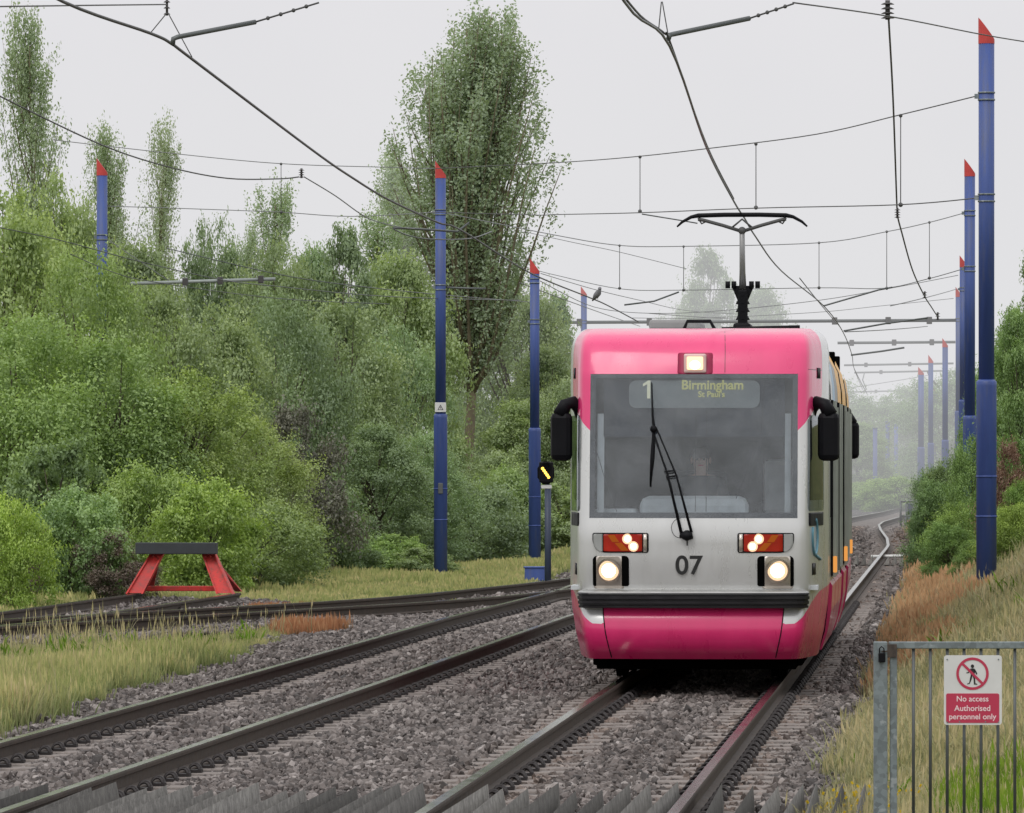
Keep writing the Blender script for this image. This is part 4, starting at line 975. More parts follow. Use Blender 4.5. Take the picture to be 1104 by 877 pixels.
bp_ = loft('bumper', [(-.03,.694),(.10,.697),(.105,.716),(.085,.722),(.085,.730),(.115,.736),(.118,.760),(.095,.766),(.095,.774),(.125,.780),(.128,.806),(.105,.812),(.105,.820),(.13,.826),(.125,.838),(-.03,.838)], -1.10, 1.10, paint('ribbed black rubber', (.022,.021,.024), .38, var=.25), tram)
loft('bumper_trim', [(-.03,.8395),(.115,.8395),(.108,.848),(.02,.866),(-.03,.868)], -1.098, 1.098, paint('bumper top silver', (.45,.45,.44), .35, .5), bp_)
# joints in the skirt
for sg in (-1, 1):
    mb = MB(); mb.tube([PO(sg*(.838+.022*math.sin((z-.22)*4)), z, .001) for z in np.linspace(.23, .70, 9)], .0055, 5)
    mb.build('panel_joint', M['black'], tram)
    # cab side window, its lower vent part, data plate and blue marks
    grid_patch('cab_side_window', 1.115, 2.05, 1.60, 2.50, .006, M['sideglass'], tram, radii=(.05,.05,.05,.05), nu=10, thick=.01, sd=sg)
    grid_patch('cab_side_vent', 1.14, 2.03, 1.46, 1.585, .005, M['black'], tram, radii=(.03,.03,0,0), nu=10, thick=.01, sd=sg)
    grid_patch('step_recess', 1.30, 1.52, 1.0, 1.11, .004, M['black'], tram, nu=4, nz=2, thick=.008, sd=sg)
    grid_patch('upper_side_vent', 1.60, 1.80, 2.85, 2.95, .006, M['black'], tram, nu=3, nz=2, thick=.01, sd=sg)
M['pblue'] = paint('pale blue print', (.13, .30, .38), .5)
def side_curl(z, uc, s_):
    mb = MB()
    for (w_, hh) in ((.16, .17),):
        pts = [PO(uc+w_*math.sin(a), z+hh*math.cos(a), .006) for a in np.linspace(R(20), R(300), 16)]; mb.tube(pts, .016, 5)
    mb.tube([PO(uc-.05, z-.16, .006), PO(uc+.35, z-.22, .006)], .014, 5); return mb.build('side_emblem', M['pblue'], tram)
side_curl(1.36, 1.45, 1)

# lights of the nose
M['lamp_red'] = paint('red lamp lens', (.42, .016, .010), .12, var=.2, coat=.7)
M['lamp_org'] = emis('orange lamp lens', (.85, .20, .03), .38)
M['lamp_white'] = emis('lit white lamp', (1., .90, .70), 6.)
M['lamp_warm'] = emis('lit headlamp', (1., .66, .40), 1.25)
M['reflector'] = paint('lamp reflector', (.62, .56, .50), .2, .7)
M['lampgrey'] = paint('lamp clear lens', (.36, .37, .36), .25)
for sg in (-1, 1):
    ub = grid_patch('indicator_cluster', .415, .945, 1.212, 1.398, .006, M['black'], tram, radii=(.02,.13,.02,.02), nu=10, thick=.02, sd=sg)
    grid_patch('clear_lens', .848, .935, 1.222, 1.388, .011, M['lampgrey'], ub, radii=(0,.085,0,.015), nu=4, thick=.01, sd=sg)
    grid_patch('red_lens', .475, .838, 1.225, 1.385, .014, M['lamp_red'], ub, radii=(.01,.01,.01,.01), nu=8, thick=.012, sd=sg)
    for (a0, dz) in ((.60, 0), (.70, 0)):
        mb = MB(); V = [PO(a0+sg*0+q0, z_, .0165, sg) for q0, z_ in ((.10, 1.235), (.16, 1.235), (.11, 1.375), (.05, 1.375))]
        if a0 > .65: V = [PO(q0, z_, .0165, sg) for q0, z_ in ((.60, 1.232), (.67, 1.232), (.735, 1.305), (.665, 1.305))]
        else: V = [PO(q0, z_, .0165, sg) for q0, z_ in ((.69, 1.312), (.755, 1.312), (.80, 1.378), (.735, 1.378))]
        V = [PO(1.42-.0-q_, zz, .0165, sg) for q_, zz in ()] or V
        mb.add(V, [(0,1,2,3)]); mb.build('orange_segment', M['lamp_org'], ub)
    for q_, z_ in ((.612, 1.342), (.555, 1.272)):
        mb = MB(); c_ = PO(q_, z_, .012, sg); mb.sphere(c_, .036, 12, 8, (1, .45, 1)); lw = mb.build('lit_lamp', M['lamp_white'], ub)
        mb = MB(); mb.sphere(c_, .050, 14, 8, (1, .22, 1)); mb.build('lamp_glow', M['lamp_warm'], lw)
    grid_patch('inner_strip', .43, .465, 1.222, 1.388, .012, M['reflector'], ub, nu=2, nz=3, thick=.01, sd=sg)
    hb = grid_patch('headlamp', .645, .935, .878, 1.178, .004, M['reflector'], tram, radii=(.02,.02,.05,.05), nu=8, thick=.02, sd=sg)
    grid_patch('housing_side', .60, .668, .90, 1.182, .0055, M['blackm'], hb, radii=(.02,0,.04,0), nu=3, thick=.01, sd=sg)  # black frame sides of the headlamp housing
    grid_patch('housing_side', .91, .942, .90, 1.182, .0055, M['blackm'], hb, radii=(0,.02,0,.04), nu=3, thick=.01, sd=sg)
    c_ = PO(.79, 1.045, .0, sg); mb = MB()
    mb.tube([c_+Vector((0, .0, 0)), c_+Vector((0, -.035, 0))], [.115, .112], 28, caps=False); mb.build('lamp_ring', M['insul'], hb)
    mb = MB(); mb.sphere(c_+Vector((0, -.008, 0)), .094, 24, 12, (1, .16, 1)); ll = mb.build('lit_lens', M['lamp_warm'], hb)
    mb = MB(); mb.sphere(c_+Vector((0, -.026, 0)), .066, 24, 12, (1, .14, 1)); mb.build('lit_core', M['lamp_white'], ll)
tb = grid_patch('marker_lamp', -.155, .175, 2.885, 3.085, .004, paint('recess dark pink', (.33, .008, .06), .5), tram, radii=(.02,.02,.02,.02), nu=6, thick=.02)
mb = MB(); q = PO(.01, 2.985, 0)
mb.bbox(-.095, .115, q.y-.06, q.y+.1, 2.895, 3.075, .015); mb.build('lamp_frame', paint('pale pink lamp frame', (.75, .52, .50), .4), tb)
mb = MB(); mb.bbox(-.065, .085, q.y-.068, q.y-.058, 2.925, 3.048, .012); mb.build('lit_lens', emis('warm marker lamp', (1., .72, .42), 1.7), tb)
for (a, b_, w_) in ((.0, .0, .045),):
    mb = MB(); mb.sphere((.01, q.y-.07, 2.97), w_, 12, 8, (1.1, .3, .9)); mb.build('lit_bulb', M['lamp_white'], tb)
mb = MB(); mb.tube([PO(.29, z_, .001) for z_ in np.linspace(2.90, 3.29, 10)], .003, 4); mb.tube([PO(u_, 2.93, .001) for u_ in np.linspace(1.12, 1.9, 8)], .003, 4); mb.build('roof_joint', M['insul'], tram)
# fleet number
text_mesh('fleet_number', '07', .245, M['ink'], tram, PO(tx(742.5), tz(610.5), .004), rot=(math.pi/2, 0, 0), depth=.001, sx=1.05, bold=.004)
# wiper
wp = D.objects.new('wiper', None); link(wp, tram)
pv = PO(-.055, 1.375, .03)
mb = MB(); mb.tube([PO(-.055-.06, 1.385, .035), PO(-.055, 1.37, .045), PO(-.055+.05, 1.38, .035)], [.03,.045,.04], 10); mb.tube([pv, PO(-.055, 1.375, 0)], .05, 12); mb.tube([PO(-.055, 1.36, .03), PO(-.052, 1.28, .03)], .006, 6)
mb.build('pivot', M['black'], wp)
mb = MB(); mb.tube([PO(-.105, 1.39, .05), PO(-.24, 1.94, .06), PO(-.375, 2.33, .05)], [.016,.011,.009], 6); mb.tube([PO(-.01, 1.40, .05), PO(-.16, 1.94, .06), PO(-.35, 2.38, .05)], [.014,.009,.008], 6)
mb.tube([PO(-.27, 1.96, .062), PO(-.175, 1.97, .062)], .008, 6); mb.tube([PO(-.255, 1.91, .062), PO(-.165, 1.92, .062)], .008, 6); mb.sphere(PO(-.37, 2.36, .05), .035, 10, 7); mb.build('arm', M['black'], wp)
mb = MB(); mb.tube([PO(-.395, 2.80, .03), PO(-.385, 2.5, .032), PO(-.37, 2.36, .036), PO(-.385, 2.1, .030), PO(-.402, 1.83, .022)], [.006,.010,.014,.020,.007], 6); mb.build('blade', M['black'], wp)
mb = MB(); mb.tube([PO(-.08+.09*math.cos(a)-.03, 1.44+.09*math.sin(a), .04) for a in np.linspace(R(90), R(270), 9)], .003, 5); mb.build('washer_hose', M['black'], wp)
# mirrors: arched arm and tall rounded housing
def mirror(sg, y0, parent, s_=1.):
    m_ = D.objects.new('mirror', None); link(m_, parent); m_.location = (sg*1.10, y0, 0)
    mb = MB(); mb.tube([(sg*-.02,.05,2.46), (sg*0.0,0,2.56), (sg*.05,-.05,2.625), (sg*.12,-.08,2.60), (sg*.17,-.09,2.50)], [.045,.055,.06,.065,.075], 10)
    mb.build('bracket', M['black'], m_)
    mb = MB(); mb.bbox(sg*.055 if sg > 0 else -.26, .26 if sg > 0 else -.055, -.16, -.03, 2.07, 2.53, .055); mb.build('housing', M['black'], m_)
mirror(-1, .55, tram); mirror(1, .62, tram)

# rear sections: extruded body with window band, doors, pillars and skirt panels
OUT = [(1.14,.25),(1.19,.42),(1.215,.62),(1.235,.885),(1.235,1.5),(1.235,2.62),(1.225,2.80),(1.19,3.0),(1.10,3.17),(.95,3.27),(.6,3.32),(0,3.34)]
OUT = OUT+[(-x, z) for x, z in reversed(OUT[:-1])]
M['silver'] = paint('silver body side', (.42, .45, .40), .35, .3, var=.08, coat=.3)
M['pinkside'] = paint('pink skirt panels', (.50, .012, .11), .35, var=.12, coat=.4)
M['roofgrey'] = paint('roof grey', (.25, .25, .25), .6)
M['adwhite'] = paint('advert panel white', (.68, .70, .72), .4); M['adblue'] = paint('advert panel pale blue', (.34, .50, .66), .4)
M['adyellow'] = paint('advert panel yellow', (.80, .42, .05), .4); M['adgrey'] = paint('advert panel grey', (.24, .24, .23), .4)
M['amber'] = emis('small amber side lamp', (1., .42, .10), .8)
def section(name, y0, y1, parent, ads, doors, zb=0):
    n = len(OUT); V = [(x, y0, z) for x, z in OUT]+[(x, y1, z) for x, z in OUT]
    Fc = []; fm = []
    for i in range(n-1):
        zc = (OUT[i][1]+OUT[i+1][1])/2; Fc.append((i, i+1, n+i+1, n+i)); fm.append(1 if zc < .88 else (2 if zc > 3.2 else 0))
    Fc += [(0, n, 2*n-1, n-1)]; fm.append(3); Fc += [tuple(range(n)), tuple(reversed(range(n, 2*n)))]; fm += [3, 3]
    sec = mesh_obj(name, V, Fc, None, parent, mats=[M['silver'], M['pinkside'], M['roofgrey'], M['blackm']], fm=fm)
    for sg in (-1, 1):
        mb = MB(); mb.box(*sorted((sg*1.234, sg*1.242)), y0+.25, y1-.25, 1.52, 2.60); wb = mb.build('window_band', M['darkglass'], sec)
        y = y0+.4; k = 0
        while y < y1-.3:
            mb = MB(); mb.box(*sorted((sg*1.240, sg*(1.262+.010*(k % 2)))), y, y+.10, .95, 2.66); mb.build('pillar', M['silver'] if k % 3 else M['black'], sec); y += 1.05; k += 1
        for (a, b_) in doors:
            mb = MB(); mb.box(*sorted((sg*1.240, sg*1.270)), a, b_, .93, 2.55); d_ = mb.build('door', M['darkglass'], sec)
            mb = MB(); mb.box(*sorted((sg*1.25, sg*1.285)), a-.05, a, .93, 2.6); mb.box(*sorted((sg*1.25, sg*1.285)), b_, b_+.05, .93, 2.6); mb.box(*sorted((sg*1.25, sg*1.28)), (a+b_)/2-.03, (a+b_)/2+.03, .93, 2.55); mb.build('door_frame', M['silver'], d_)
            mb = MB(); mb.bbox(*sorted((sg*1.262, sg*1.30)), a-.35, a-.25, .98, 1.14, .01); mb.build('amber_lamp', M['amber'], sec)
        y = y0+.1; k = 0
        while y < y1-.5:
            L = min(1.9, y1-y-.1)
            if True:
                pr = [(1.155,.24),(1.215,.42),(1.25,.62),(1.262,.86),(1.235,.90)]
                Vq = [(sg*x, yy, z) for yy in (y, y+L-.12) for x, z in pr]+[(sg*1.12, yy, .24) for yy in (y, y+L-.12)]
                q = len(pr); fq = [(j, j+1, q+j+1, q+j) for j in range(q-1)]+[(0, q, 2*q+1, 2*q), tuple(range(q))+(2*q,), tuple(range(q, 2*q))+(2*q+1,)]
                mb = MB(); mb.add(Vq, fq); mb.build('skirt_panel', M['pinkside'], sec)
            y += L; k += 1
        for (a, b_, mt) in ads:
            cur = [(1.238,2.66),(1.232,2.80),(1.198,3.0),(1.108,3.18),(.97,3.275)]
            Vq = [(sg*x, yy, z) for yy in (a, b_) for x, z in [(x+.010, z+.004) for x, z in cur]]; q = len(cur)
            mb = MB(); mb.add(Vq, [(j, j+1, q+j+1, q+j) for j in range(q-1)], True); mb.build('advert_panel', M[mt], sec)
    return sec
s1 = section('front_section', 2.2, 8.4, tram, [(2.25,3.2,'adwhite'),(3.25,4.6,'adblue'),(4.65,6.2,'adgrey'),(6.25,8.35,'adyellow')], [(3.0,4.4)])
mb = MB()
for k in range(8):
    yy = 8.42+k*.09; mb.box(-1.17, 1.17, yy, yy+.05, .45, 3.22); mb.box(-1.13, 1.13, yy+.05, yy+.09, .47, 3.2)
mb.build('bellows', M['blackm'], tram)
s2 = section('middle_section', 9.16, 11.6, tram, [(9.2,11.5,'adyellow')], [(9.7,11.1)])
mb = MB()
for k in range(8):
    yy = 11.62+k*.09; mb.box(-1.17, 1.17, yy, yy+.05, .45, 3.22); mb.box(-1.13, 1.13, yy+.05, yy+.09, .47, 3.2)
mb.build('bellows', M['blackm'], tram)
s3 = section('rear_section', 0, 7.6, tram, [(.05,4.2,'adyellow'),(4.25,7.5,'adwhite')], [(2.6,4.0)]); s3.location = (0, 12.36, 0); s3.rotation_euler.z = .010
mirror(1, 7.15, s3); 
mb = MB(); mb.bbox(-1.16, 1.16, 7.6, 8.15, .3, 2.9, .2); mb.bbox(-1.1, 1.1, 7.6, 8.0, 2.5, 3.25, .15); mb.build('rear_cab', M['livery'], s3)
# underframe, bogie, wheels
mb = MB(); mb.box(-.94, .94, .75, 2.1, .10, .50); mb.bbox(-1.0, 1.0, 1.2, 19.5, .12, .42, .02); mb.build('underframe', M['blackm'], tram)
for yb in (2.6, 10.4, 17.2):
    bg = MB().bbox(-.95, .95, yb-1.1, yb+1.1, .25, .5, .05).build('bogie', M['blackm'], tram)
    for yy in (yb-.85, yb+.85):
        for sg in (-1, 1):
            mb = MB(); mb.tube([(sg*.69, yy, .33), (sg*.80, yy, .33)], .33, 24); mb.build('wheel', M['blackm'], bg)
# roof gear
mb = MB(); mb.bbox(-.50, -.02, 1.9, 3.6, 3.33, 3.43, .03); mb.bbox(-.40, -.1, 4.2, 7., 3.33, 3.42, .03); mb.bbox(.3, .85, 3.4, 6.8, 3.30, 3.385, .03); mb.build('roof_pod', M['roofgrey'], tram)
mb = MB(); mb.tube([(-.15, 1.7, 3.335), (-.12, 1.7, 3.41), (.1, 1.7, 3.41), (.14, 1.7, 3.335)], .018, 6); mb.tube([(.2, 2.0, 3.34), (.95, 2.1, 3.36)], .02, 6); mb.build('roof_rail', M['black'], tram)
mb = MB(); mb.bbox(-.8, .8, 9.3, 11.4, 3.33, 3.45, .04); mb.build('roof_pod', M['roofgrey'], tram)
# pantograph
pg = D.objects.new('pantograph', None); link(pg, tram); yp = 13.4; pg.location = (.045, yp, 0)
mb = MB(); mb.bbox(-.10, .10, -.35, .5, 3.33, 3.62, .03); mb.bbox(-.055, .055, -.08, .1, 3.6, 4.0, .015)
for k in range(4): mb.tube([(0, 0, 3.66+k*.09), (0, 0, 3.71+k*.09)], [.085, .06], 12)
mb.add([(-.05,-.03,3.86),(.05,-.03,3.86),(.13,-.03,4.05),(-.13,-.03,4.05),(-.05,.05,3.86),(.05,.05,3.86),(.13,.05,4.05),(-.13,.05,4.05)], [(0,1,2,3),(4,7,6,5),(0,4,5,1),(1,5,6,2),(2,6,7,3),(3,7,4,0)])
for sx in (-.17, .17, -.10, .10): mb.tube([(sx, -.03, 4.02), (sx, -.03, 4.10)], .028, 8)
mb.build('base', M['black'], pg)
mb = MB(); mb.tube([(0, 0, 4.0), (0, -.1, 4.2), (0, -.25, 4.66)], [.045,.035,.030], 10); mb.build('upper_arm', paint('pantograph arm grey', (.28,.28,.28), .4, .6), pg)
mb = MB(); mb.tube([(0,-.25,4.66), (-.22,-.25,4.73), (-.44,-.25,4.79), (-.50,-.25,4.80)], .020, 8); mb.tube([(0,-.25,4.66), (.22,-.25,4.73), (.44,-.25,4.79), (.50,-.25,4.80)], .020, 8)
mb.tube([(-.12,-.25,4.70), (0,-.25,4.80), (.12,-.25,4.70)], .012, 6); mb.tube([(-.5,-.25,4.81), (-.46,-.22,4.75), (-.40,-.25,4.78)], .010, 6); mb.tube([(.5,-.25,4.81), (.46,-.22,4.75), (.40,-.25,4.78)], .010, 6)
mb.sphere((0,-.25,4.67), .045, 10, 7); mb.build('head_frame', M['wire'], pg)
mb = MB(); mb.tube([(-.74,-.25,4.715), (-.68,-.25,4.77), (-.58,-.25,4.825), (-.50,-.25,4.842), (-.2,-.25,4.85), (.2,-.25,4.85), (.50,-.25,4.842), (.58,-.25,4.825), (.68,-.25,4.77), (.74,-.25,4.715)], [.010,.016,.02,.026,.026,.026,.026,.02,.016,.010], 8); mb.build('collector_strip', M['black'], pg)

# ------------------------------------------------------------------ people in the cab
def person(label, joints, edges, rad, loc, rz, mats, cloth_test, group=None):
    me = D.meshes.new('person'); me.from_pydata(joints, edges, []); o = D.objects.new('person', me); COL.objects.link(o)
    md = o.modifiers.new('skin', 'SKIN'); sk = me.skin_vertices[0].data
    for i, r_ in enumerate(rad): sk[i].radius = (r_, r_) if not isinstance(r_, tuple) else r_
    sk[0].use_root = True; md.use_smooth_shade = True
    s_ = o.modifiers.new('sub', 'SUBSURF'); s_.levels = 2; s_.render_levels = 2
    dg = bpy.context.evaluated_depsgraph_get(); dg.update(); m2 = D.meshes.new_from_object(o.evaluated_get(dg)); D.objects.remove(o)
    m2.materials.clear()
    for m_ in mats: m2.materials.append(m_)
    for p_ in m2.polygons: p_.material_index = cloth_test(p_.center); p_.use_smooth = True
    ob = link(D.objects.new('person', m2)); ob.location = loc; ob.rotation_euler.z = rz; setp(ob, label, 'person', group); return ob
M['skin'] = paint('skin', (.50, .30, .23), .55, var=.06); M['jacket'] = paint('dark jacket cloth', (.02, .025, .035), .85, var=.3); M['hair'] = paint('dark hair', (.04, .028, .02), .8)
def seated(hand_dx):
    J = [(0,0,0),(0,-.01,.20),(0,0,.40),(0,-.01,.50),(0,-.03,.56),(0,-.045,.64),(0,-.035,.72),            # pelvis..crown 0-6
         (.17,0,.43),(.26,-.05,.20),(.24,-.27,.13),(.22+hand_dx,-.40,.15),(.22+hand_dx,-.46,.14),           # right arm 7-11
         (-.17,0,.43),(-.26,-.05,.20),(-.22,-.27,.13),(-.20,-.40,.15),(-.20,-.46,.14),                         # left arm 12-16
         (.10,-.03,-.02),(.13,-.42,.0),(.13,-.46,-.38),(.13,-.58,-.40),(-.10,-.03,-.02),(-.13,-.42,.0),(-.13,-.46,-.38),(-.13,-.58,-.40)]
    E = [(0,1),(1,2),(2,3),(3,4),(4,5),(5,6),(2,7),(7,8),(8,9),(9,10),(10,11),(2,12),(12,13),(13,14),(14,15),(15,16),(0,17),(17,18),(18,19),(19,20),(0,21),(21,22),(22,23),(23,24)]
    Rr = [.15,(.16,.12),(.14,.11),.06,.065,.085,.06,.075,.055,.042,.034,.036,.075,.055,.042,.034,.036,.09,.07,.05,.045,.09,.07,.05,.045]
    # four fingers and a thumb on each hand
    for base, sx in ((11, 1), (16, -1)):
        bx, by, bz = J[base]
        for k, (dx, L) in enumerate(((-.027,.055),(-.009,.065),(.009,.062),(.027,.048))):
            i = len(J); J += [(bx+dx, by-.035, bz-.005), (bx+dx, by-.035-L*.55, bz-.02), (bx+dx, by-.03-L*.7, bz-.045)]; E += [(base, i), (i, i+1), (i+1, i+2)]; Rr += [.010,.009,.008]
        i = len(J); J += [(bx-sx*.04, by-.0, bz-.005), (bx-sx*.055, by-.035, bz-.02)]; E += [(base, i), (i, i+1)]; Rr += [.012,.009]
    return J, E, Rr
def add_face(o):
    def ch(name, mb, mat): return mb.build(name, mat, o)
    mb = MB(); mb.sphere((0,-.02,.70), .098, 14, 9, (.95,1.05,.78)); mb.sphere((0,.03,.655), .085, 12, 8, (1,.8,1)); ch('hair', mb, M['hair'])
    mb = MB(); mb.sphere((.032,-.126,.655), .011, 8, 6); mb.sphere((-.032,-.126,.655), .011, 8, 6); ch('eyes', mb, M['ink'])
    mb = MB(); mb.tube([(0,-.125,.66),(0,-.152,.63),(0,-.13,.62)], [.009,.015,.009], 7); mb.sphere((.088,-.04,.645), .024, 8, 6, (.5,1,1.4)); mb.sphere((-.088,-.04,.645), .024, 8, 6, (.5,1,1.4)); ch('nose_and_ears', mb, M['skin'])
    mb = MB(); mb.tube([(-.024,-.122,.598),(0,-.130,.597),(.024,-.122,.598)], [.004,.007,.004], 6); ch('mouth', mb, M['signred'])
J, E, Rr = seated(.10)
def cloth(c): return 1 if (c.z < .50 and c.y > -.39) else 0
def tp(x, y, z): return tram.matrix_basis @ Vector((x, y, z)) if False else Vector((TX+x*math.cos(math.atan(TS))+y*math.sin(math.atan(TS)), TY-x*math.sin(math.atan(TS))+y*math.cos(math.atan(TS)), z))
o = person('driver in a dark jacket seated behind the tram windscreen', J, E, Rr, tp(.03, 1.22, 1.43), -math.atan(TS), [M['skin'], M['jacket']], cloth); add_face(o)
J, E, Rr = seated(.0)
o = person('dark figure sitting low behind the right side of the windscreen', J, E, Rr, tp(.76, 1.95, 1.18), -math.atan(TS)-.3, [M['skin'], M['jacket']], cloth); add_face(o)
mb = MB(); mb.bbox(.52, 1.0, 1.55+.25, 2.2, 1.08, 1.15, .02); mb.build('folding_seat', M['navy'], tram)
# ------------------------------------------------------------------ trees and shrubs
def leaf_mesh(name, cen, nrm, size, tint, mat, aspect=.55):
    n = len(cen); r = np.random.default_rng(len(name)+n)
    a = r.normal(size=(n, 3)); a -= (a*nrm).sum(1)[:, None]*nrm; a /= np.linalg.norm(a, axis=1)[:, None]+1e-9; b = np.cross(nrm, a)
    s = (size*r.uniform(.65, 1.35, n))[:, None]
    v = np.empty((n, 4, 3)); v[:, 0] = cen-a*s*.6; v[:, 1] = cen+b*s*aspect*.6+nrm*s*.1; v[:, 2] = cen+a*s*.6; v[:, 3] = cen-b*s*aspect*.6+nrm*s*.1
    me = D.meshes.new(name); me.vertices.add(4*n); me.vertices.foreach_set('co', v.astype(np.float32).ravel())
    me.loops.add(4*n); me.loops.foreach_set('vertex_index', np.arange(4*n, dtype=np.int32))
    me.polygons.add(n); me.polygons.foreach_set('loop_start', np.arange(0, 4*n, 4, dtype=np.int32)); me.update(calc_edges=True)
    at = me.attributes.new('tint', 'FLOAT', 'POINT'); at.data.foreach_set('value', np.repeat(np.clip(tint, 0, 1), 4).astype(np.float32))
    me.materials.append(mat); return me
def rnd_dirs(r, n):
    d = r.normal(size=(n, 3)); return d/np.linalg.norm(d, axis=1)[:, None]
def broadleaf(seed, H, RX, per=260, ncl=110, leaf=.10, mat='leaf', low=.06, topo=1., gap=.0, shape_p=.5):
    """crown of many clumps on limbs; returns (trunk MB, crown mesh)"""
    r = np.random.default_rng(seed); mb = MB(); tips = []
    tr = [(0,0,-.4)]+[(r.normal(0, .04*H*k/6), r.normal(0, .04*H*k/6), H*.62*k/6) for k in range(1, 7)]
    mb.tube(tr, [.030*H, .024*H, .019*H, .015*H, .011*H, .008*H, .004*H], 8)
    CL = []
    for k in range(ncl):
        th = r.uniform(0, 2*math.pi); u = r.uniform(low, 1.)
        env = (math.sin(math.pi*min(.97, (u*.86+.12)))**shape_p); env *= 1-.30*math.sin(3*th+seed)*math.cos(6*u+seed)-.12*math.sin(7*th+9*u)
        rr = RX*env*math.sqrt(r.uniform(.25, 1.0)); z = H*u
        CL.append((rr*math.cos(th), rr*math.sin(th), z-r.uniform(0, .05)*H, RX*r.uniform(.10, .30)*(.6+.6*env)))
    for c in CL[::4]:
        z0 = min(H*.6, max(.08*H, c[2]*.55)); i = z0/(H*.62)*6; p0 = tr[min(6, 1+int(i))] if i < 6 else tr[6]
        mid = ((p0[0]*.4+c[0]*.5), (p0[1]*.4+c[1]*.5), z0*.4+c[2]*.55); mb.tube([(p0[0], p0[1], z0), mid, (c[0], c[1], c[2])], [.009*H, .005*H, .0018*H], 5)
    C, N_, T = [], [], []
    for (x, y, z, rc) in CL:
        n = int(per*(rc/(RX*.2))**1.6)
        d = rnd_dirs(r, n); rad = rc*np.cbrt(r.uniform(.15, 1, n)); 
        # droop each clump as a bough: flattened below, spread outward
        p = d*rad[:, None]*np.array([1.15, 1.15, .72]); p[:, 2] -= .25*(p[:, 0]**2+p[:, 1]**2)/rc
        # finger-like sprays
        k = r.integers(0, 14, n); sp = rnd_dirs(r, 14)*rc*np.array([1.1, 1.1, .75])*r.uniform(.5, 1.3, 14)[:, None]; q = r.uniform(0, 1.7, n)[:, None]; m = r.random(n) < .72
        p[m] = (sp[k]*q)[m]+r.normal(0, rc*.17, (m.sum(), 3))
        C.append(p+np.array([x, y, z])); out = p/np.maximum(rad, .05)[:, None]; nn = out*.5+rnd_dirs(r, n)*.8+np.array([0, 0, .45]); N_.append(nn/np.linalg.norm(nn, axis=1)[:, None])
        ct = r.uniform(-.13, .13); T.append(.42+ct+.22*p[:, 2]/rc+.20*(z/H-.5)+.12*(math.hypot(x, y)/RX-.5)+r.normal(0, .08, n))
    C = np.concatenate(C); N_ = np.concatenate(N_); T = np.concatenate(T); C[:, 2] = np.maximum(C[:, 2], .03)
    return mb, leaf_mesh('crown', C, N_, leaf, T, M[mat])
def poplar(seed, H, RX, nb=60, per=420, leaf=.11, start=.12, mode='col', clus=.17):
    r = np.random.default_rng(seed); mb = MB(); C, N_, T = [], [], []
    tr = [(r.normal(0, .012*H*(k > 0)), r.normal(0, .01*H), -.5+(H*.96+.5)*k/8) for k in range(9)]; tr[0] = (tr[1][0], tr[1][1], -.5)
    mb.tube(tr, [(.017 if mode == 'col' else .0125)*H*(1-k/9.2) for k in range(9)], 8)
    for k in range(nb):
        u = start+(.93-start)*(k+r.uniform(0, 1))/nb if mode == 'col' else start+(.80-start)*((k+r.uniform(0, 1))/nb)**1.3
        z0 = u*H; th = r.uniform(0, 2*math.pi)
        if mode == 'col':
            env = RX*(.35+.65*math.sin(math.pi*min(1, (1-u)*1.05+.05)**.75))*r.uniform(.3, 1.3); L = env/math.sin(R(r.uniform(17, 30)))
            L = min(L, (H*1.0-z0)*.95+.3); hx = min(env, L*.36); dz = math.sqrt(max(.01, L*L-hx*hx))*r.uniform(.6, 1)
        else:     # vase: every limb climbs towards the top outline
            zt = H*r.uniform(max(u+.12, .42), .99); vt = zt/H
            lim = RX*float(np.interp(vt, [.3,.42,.5,.6,.68,.78,.86,.93,1.], [.26,.40,.62,.88,1.06,1.02,.84,.50,.10]))
            hx = lim*math.sqrt(r.uniform(.05, 1)); dz = zt-z0
        x0, y0, _ = tr[min(8, int(u*8)+1)]
        P0 = np.array([x0, y0, z0]); d = np.array([math.cos(th), math.sin(th), 0])
        pts = [P0+d*hx*(w**.75)+np.array([0, 0, dz*w**1.15]) for w in (0, .2, .4, .6, .8, 1)]
        if mode != 'col': pts = [p+np.array([.62*np.clip((p[2]/H-.62)/.38, 0, 1)**1.3, 0, 0]) for p in pts]
        mb.tube([tuple(p) for p in pts], [.0055*H*(1-u*.7)*(1-w*.85) for w in (0, .2, .4, .6, .8, 1)], 5)
        n = int(per*r.uniform(.6, 1.3)); w = r.uniform(.12, 1.05, n)**.85; q = np.clip(w*5, 0, 4.999); i = q.astype(int); fr = (q-i)[:, None]; A = np.array(pts)
        p = A[i]*(1-fr)+A[i+1]*fr; kk = (w*11).astype(int); offs = r.normal(0, clus*.9, (13, 3)); p = p+offs[kk]+r.normal(0, clus*.65, (n, 3))*np.array([1, 1, 1.5])
        C.append(p); nn = rnd_dirs(r, n)+np.array([0, 0, .3]); N_.append(nn/np.linalg.norm(nn, axis=1)[:, None]); T.append(.5+.25*(u-.5)+r.uniform(-.1, .1)+r.normal(0, .13, n)+offs[kk][:, 2]*.7)
    return mb, leaf_mesh('crown', np.concatenate(C), np.concatenate(N_), leaf, np.concatenate(T), M['leafp'])
PROTO = {}
def proto(key, mb, crown, bark):
    o = mb.build('trunk', bark); me = o.data; D.objects.remove(o); PROTO[key] = (me, crown)
for k, (H, RX, ncl, per, sp) in enumerate(((8, 3.0, 150, 330, .5), (8, 2.5, 140, 330, .62), (8, 3.6, 170, 330, .42), (8, 2.2, 120, 330, .8), (8, 2.9, 150, 310, .55))):
    proto('b%d' % k, *broadleaf(11+k, H, RX, per=per, ncl=ncl, leaf=.105, shape_p=sp), M['bark'])
